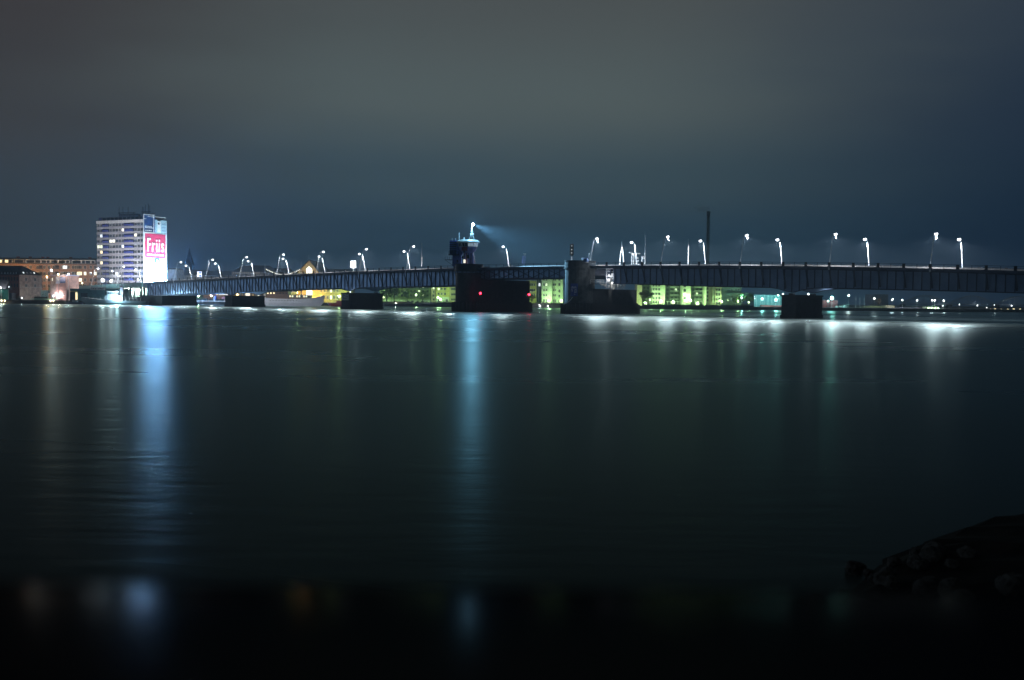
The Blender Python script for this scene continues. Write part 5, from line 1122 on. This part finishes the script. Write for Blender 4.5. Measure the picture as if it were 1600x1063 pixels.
# maintenance scaffold on the pier body behind the round tower
sc_ = thing('scaffold', 'pale steel scaffold and platforms behind the round pier tower', 'scaffold', bw(114.6, 1.8, 9.3), BROT)
for i, n_ in enumerate((1.5, 3.8, 6.1)):
    for d_ in (-1.8, 0.2, 2.2): MB().tube([(-d_ + 2, n_, .2), (-d_ + 2, n_, 7.6)], .10, 5).build('standard', M_galv, sc_)
for z in (.3, 2.4, 4.4, 6.2):
    MB().box(-.4, 1.3, z, 4.2, 6.4, z + .12).build('platform', M_galv, sc_)
    for n_ in (1.4, 6.2): MB().tube([(-.4, n_, z + 1.05), (4.2, n_, z + 1.05)], .06, 4).build('guard_rail', M_galv, sc_)
    MB().tube([(-.3, 1.35, z), (4.1, 1.35, z + 2.0)], .07, 4).build('brace', M_galv, sc_)
for k in range(9): 
    r_ = random.Random(k); x, n_, z = r_.uniform(0, 3.6), 1.2, (.4, 2.5, 4.5)[k % 3]
    MB().box(x, n_ - .25, z + .1, x + r_.uniform(.4, .9), n_ + .25, z + r_.uniform(.6, 1.3)).build('cabinet', M_white, sc_)
lamp('POINT', 'work_light', sc_, (1.2, -.6, 4.0), 420, (.9, .93, 1), .3)
hs = thing('hoist', 'two white posts and a line of pale machinery on the low pier body', 'machinery', bw(118.6, 13, 9.3), BROT)
for n_ in (-1.0, .8): MB().box(-.3, n_ - .25, 0, .25, n_ + .25, 2.6).build('post', M_white, hs)
for k in range(8):
    r_ = random.Random(20 + k); n_ = -7 + k * 2.1
    if k not in (3, 4): MB().box(-.3, n_ - .7, .9 + r_.uniform(0, .5), .1, n_ + r_.uniform(.2, .9), 1.3 + r_.uniform(.1, .8)).tube([(-.1, n_, 0), (-.1, n_, 1.4)], .08, 4).build('gear', M_galv, hs)
MB().tube([(-.2, -8, 2.3), (-.2, 9, 2.3)], .07, 4).build('guard_rail', M_galv, hs); lamp('POINT', 'work_light', hs, (.6, -.2, 3.0), 1000, (1, .95, .88), .3)
gd = thing('access_platform', 'dark railed access platform on the right side of the round tower', 'platform', bw(119.4, -.6, 11.0), BROT)
MB().box(0, 0, 0, 3.0, 4.6, .12).build('floor', M_pent, gd)
for x, n_ in ((.1, .1), (2.9, .1), (2.9, 2.3), (2.9, 4.5)): MB().tube([(x, n_, .12), (x, n_, 1.5)], .07, 4).build('stanchion', M_galv, gd)
for z in (.8, 1.5): MB().tube([(.1, .1, z), (2.9, .1, z), (2.9, 4.5, z)], .06, 4).build('rail', M_galv, gd)
# poles on the deck
def deck_pole(x, ytop, n, label, r=(.16, .07)):
    s, z = on_bridge(x, 400, n); zb = deckz(s) + .63; zt_ = on_bridge(x, ytop, n)[1]
    t = thing('flagpole', label, 'flagpole', bw(s, n, zb), 0, 'plain poles on the bridge'); MB().tube([(0, 0, 0), (0, 0, zt_ - zb)], list(r), 6).ball((0, 0, zt_ - zb), .13).build('pole', M_white, t); MB().lathe([(.32, 0), (.3, .25), (.16, .4)], 8).build('foot', M_galv, t); return t
deck_pole(1007.8, 368, 17.5, 'tall plain pole right of the white gantry'); deck_pole(1075.3, 375, 17.5, 'plain pole left of the chimney'); deck_pole(659, 380.5, 17.5, 'thin tall pole left of the control tower')
# A-shaped barrier mast
s, z = on_bridge(971.5, 400, 18); zb = deckz(s) + .63; zt_ = on_bridge(971.5, 377.5, 18)[1]
am = thing('barrier_mast', 'white A shaped mast on the far footway', 'mast', bw(s, 18, zb)); h_ = zt_ - zb
MB().tube([(-.85, 0, 0), (-.55, 0, h_ * .45), (-.1, 0, h_ * .75), (0, 0, h_)], [.16, .14, .12, .08], 5).build('leg', M_white, am); MB().tube([(.85, 0, 0), (.55, 0, h_ * .45), (.12, 0, h_ * .75), (.02, 0, h_)], [.16, .14, .12, .08], 5).build('leg', M_white, am)
MB().box(-1.2, -.5, 0, 2.2, .5, 1.1).build('counterweight', M_white, am)
# signal gantry
s, z = on_bridge(992, 400, 17.5); zb = deckz(s) + .63; gt = thing('signal_gantry', 'white cluster of signal posts and lattice beside the A mast', 'gantry', bw(s, 17.5, zb))
for x, h_, r_ in ((-1.1, 5.7, .2), (-.35, 5.5, .2), (.5, 5.3, .14), (1.5, 1.6, .2), (2.7, 4.2, .2)): MB().tube([(x, 0, 0), (x, 0, h_)], r_, 6).build('post', M_white, gt)
for z_ in (.8, 2.0, 3.2, 4.4): MB().tube([(-1.1, 0, z_), (-.35, 0, z_ + .9)], .09, 4).build('lacing', M_white, gt)
for x, z_, w2 in ((-1.7, 5.6, .9), (1.2, 5.3, 1.6), (.9, 3.7, .9), (1.0, 2.6, .9), (3.2, 4.1, 1.2), (3.4, 3.5, .9)): MB().box(x - w2 / 2, -.25, z_ - .2, x + w2 / 2, .25, z_ + .2).build('signal_head', M_white, gt)
# lattice aerial on the bascule leaf
s, z = on_bridge(818.5, 410, 18); zb = deckz(s) + .63; lm = thing('lattice_mast', 'short pale blue lattice mast on the bascule span', 'mast', bw(s, 18, zb)); M_pb = mat('pale_blue_paint', (.42, .48, .78), .5, noise=.1)
MB().tube([(0, 0, 0), (0, 0, 2.2)], .16, 6).build('post', M_pb, lm)
for dx in (-.55, .35): MB().tube([(dx, 0, 2.0), (dx + .35, .1, 5.6)], .12, 5).build('rail', M_pb, lm)
for k in range(7): MB().box(-.95 + k * .05, -.2, 2.1 + k * .5, .55 + k * .04, .2, 2.35 + k * .5).build('rung', M_pb, lm)
MB().tube([(.3, 0, 5.5), (.6, 0, 6.2)], .12, 5).box(-.4, -.2, 6.1, .9, .2, 6.45).build('head', M_white, lm)
# lit square sign and double blue square board
def board_sign(x0, x1, y0, y1, yb, n, label, m, squares=False):
    xm = (x0 + x1) / 2; s, zt_ = on_bridge(xm, y0, n); zl = on_bridge(xm, y1, n)[1]; zb = deckz(s) + .63; k = abs(bw(s, n, 0).y) / FPX; w2 = (x1 - x0) * k / 2
    t = thing('lit_sign', label, 'sign', bw(s, n, zb)); MB().box(-w2, -.15, zl - zb, w2, .15, zt_ - zb).build('panel', m, t); MB().tube([(0, .1, 0), (0, .1, zl - zb)], .12, 5).build('post', M_galv, t)
    MB().box(-w2 - .08, -.1, zt_ - zb, w2 + .08, .18, zt_ - zb + .1).build('frame', M_galv, t)
    if squares:
        h_ = zt_ - zl
        for f_ in (.62, .12): MB().box(-w2 * .1, -.18, zl - zb + h_ * f_, w2 * .75, -.152, zl - zb + h_ * (f_ + .26)).build('square', mat('sign_blue', (.02, .12, .7), .5, noise=0, emit=(.05, .25, 1), estr=.7), t)
    return t
board_sign(548, 556, 408, 418.5, 425, 20, 'glowing white square sign on a post above the notice board pier', mat('sign_glow', (.9, .9, .9), .5, noise=0, emit=(1, .98, .95), estr=1.5))
board_sign(308, 315.2, 424.5, 433, 440, 20.2, 'pale board with two blue squares between lamps at the left', mat('sign_glow_lilac', (.8, .8, .9), .5, noise=0, emit=(.72, .76, 1), estr=.75), True)
# pale cabinet on the bascule span
w_, s = at(797, 412.5, 18); cb = thing('switch_cabinet', 'pale tilted cabinet on the bascule span', 'box', bw(s, 18, deckz(s) + .64)); MB().strip([[(-.9, -.4, 0), (.4, -.4, 0), (1.0, -.4, 1.5), (-.2, -.4, 1.5)], [(-.9, .4, 0), (.4, .4, 0), (1.0, .4, 1.5), (-.2, .4, 1.5)]]).build('cabinet', M_white, cb); MB().box(-.3, -.45, 1.5, 1.1, .45, 1.62).build('lid', M_galv, cb)
w_, s = at(797, 408, 19); bp_ = thing('bollard_post', 'short pale post beside the leaning lamp right of the tower', 'post', bw(on_bridge(797 - 0, 408, 4)[0], 4, deckz(170) + .66)); MB().tube([(0, 0, 0), (0, 0, 2.3)], .12, 6).build('post', M_galv, bp_)
# ------------------------------------------------------------------ night haze over the fjord
hz = MB().box(-3150, -250, -2.0, 3150, 3100, 96)
hm = bpy.data.materials.new('night_haze'); hm.use_nodes = True; t = hm.node_tree; t.nodes.clear()
pv = t.nodes.new('ShaderNodeVolumePrincipled'); pv.inputs['Density'].default_value = HAZE; pv.inputs['Color'].default_value = (.62, .82, 1.0, 1); pv.inputs['Anisotropy'].default_value = HAZE_G
om = t.nodes.new('ShaderNodeOutputMaterial'); t.links.new(pv.outputs[0], om.inputs['Volume'])
h = hz.build('haze', hm); h['kind'] = 'stuff'
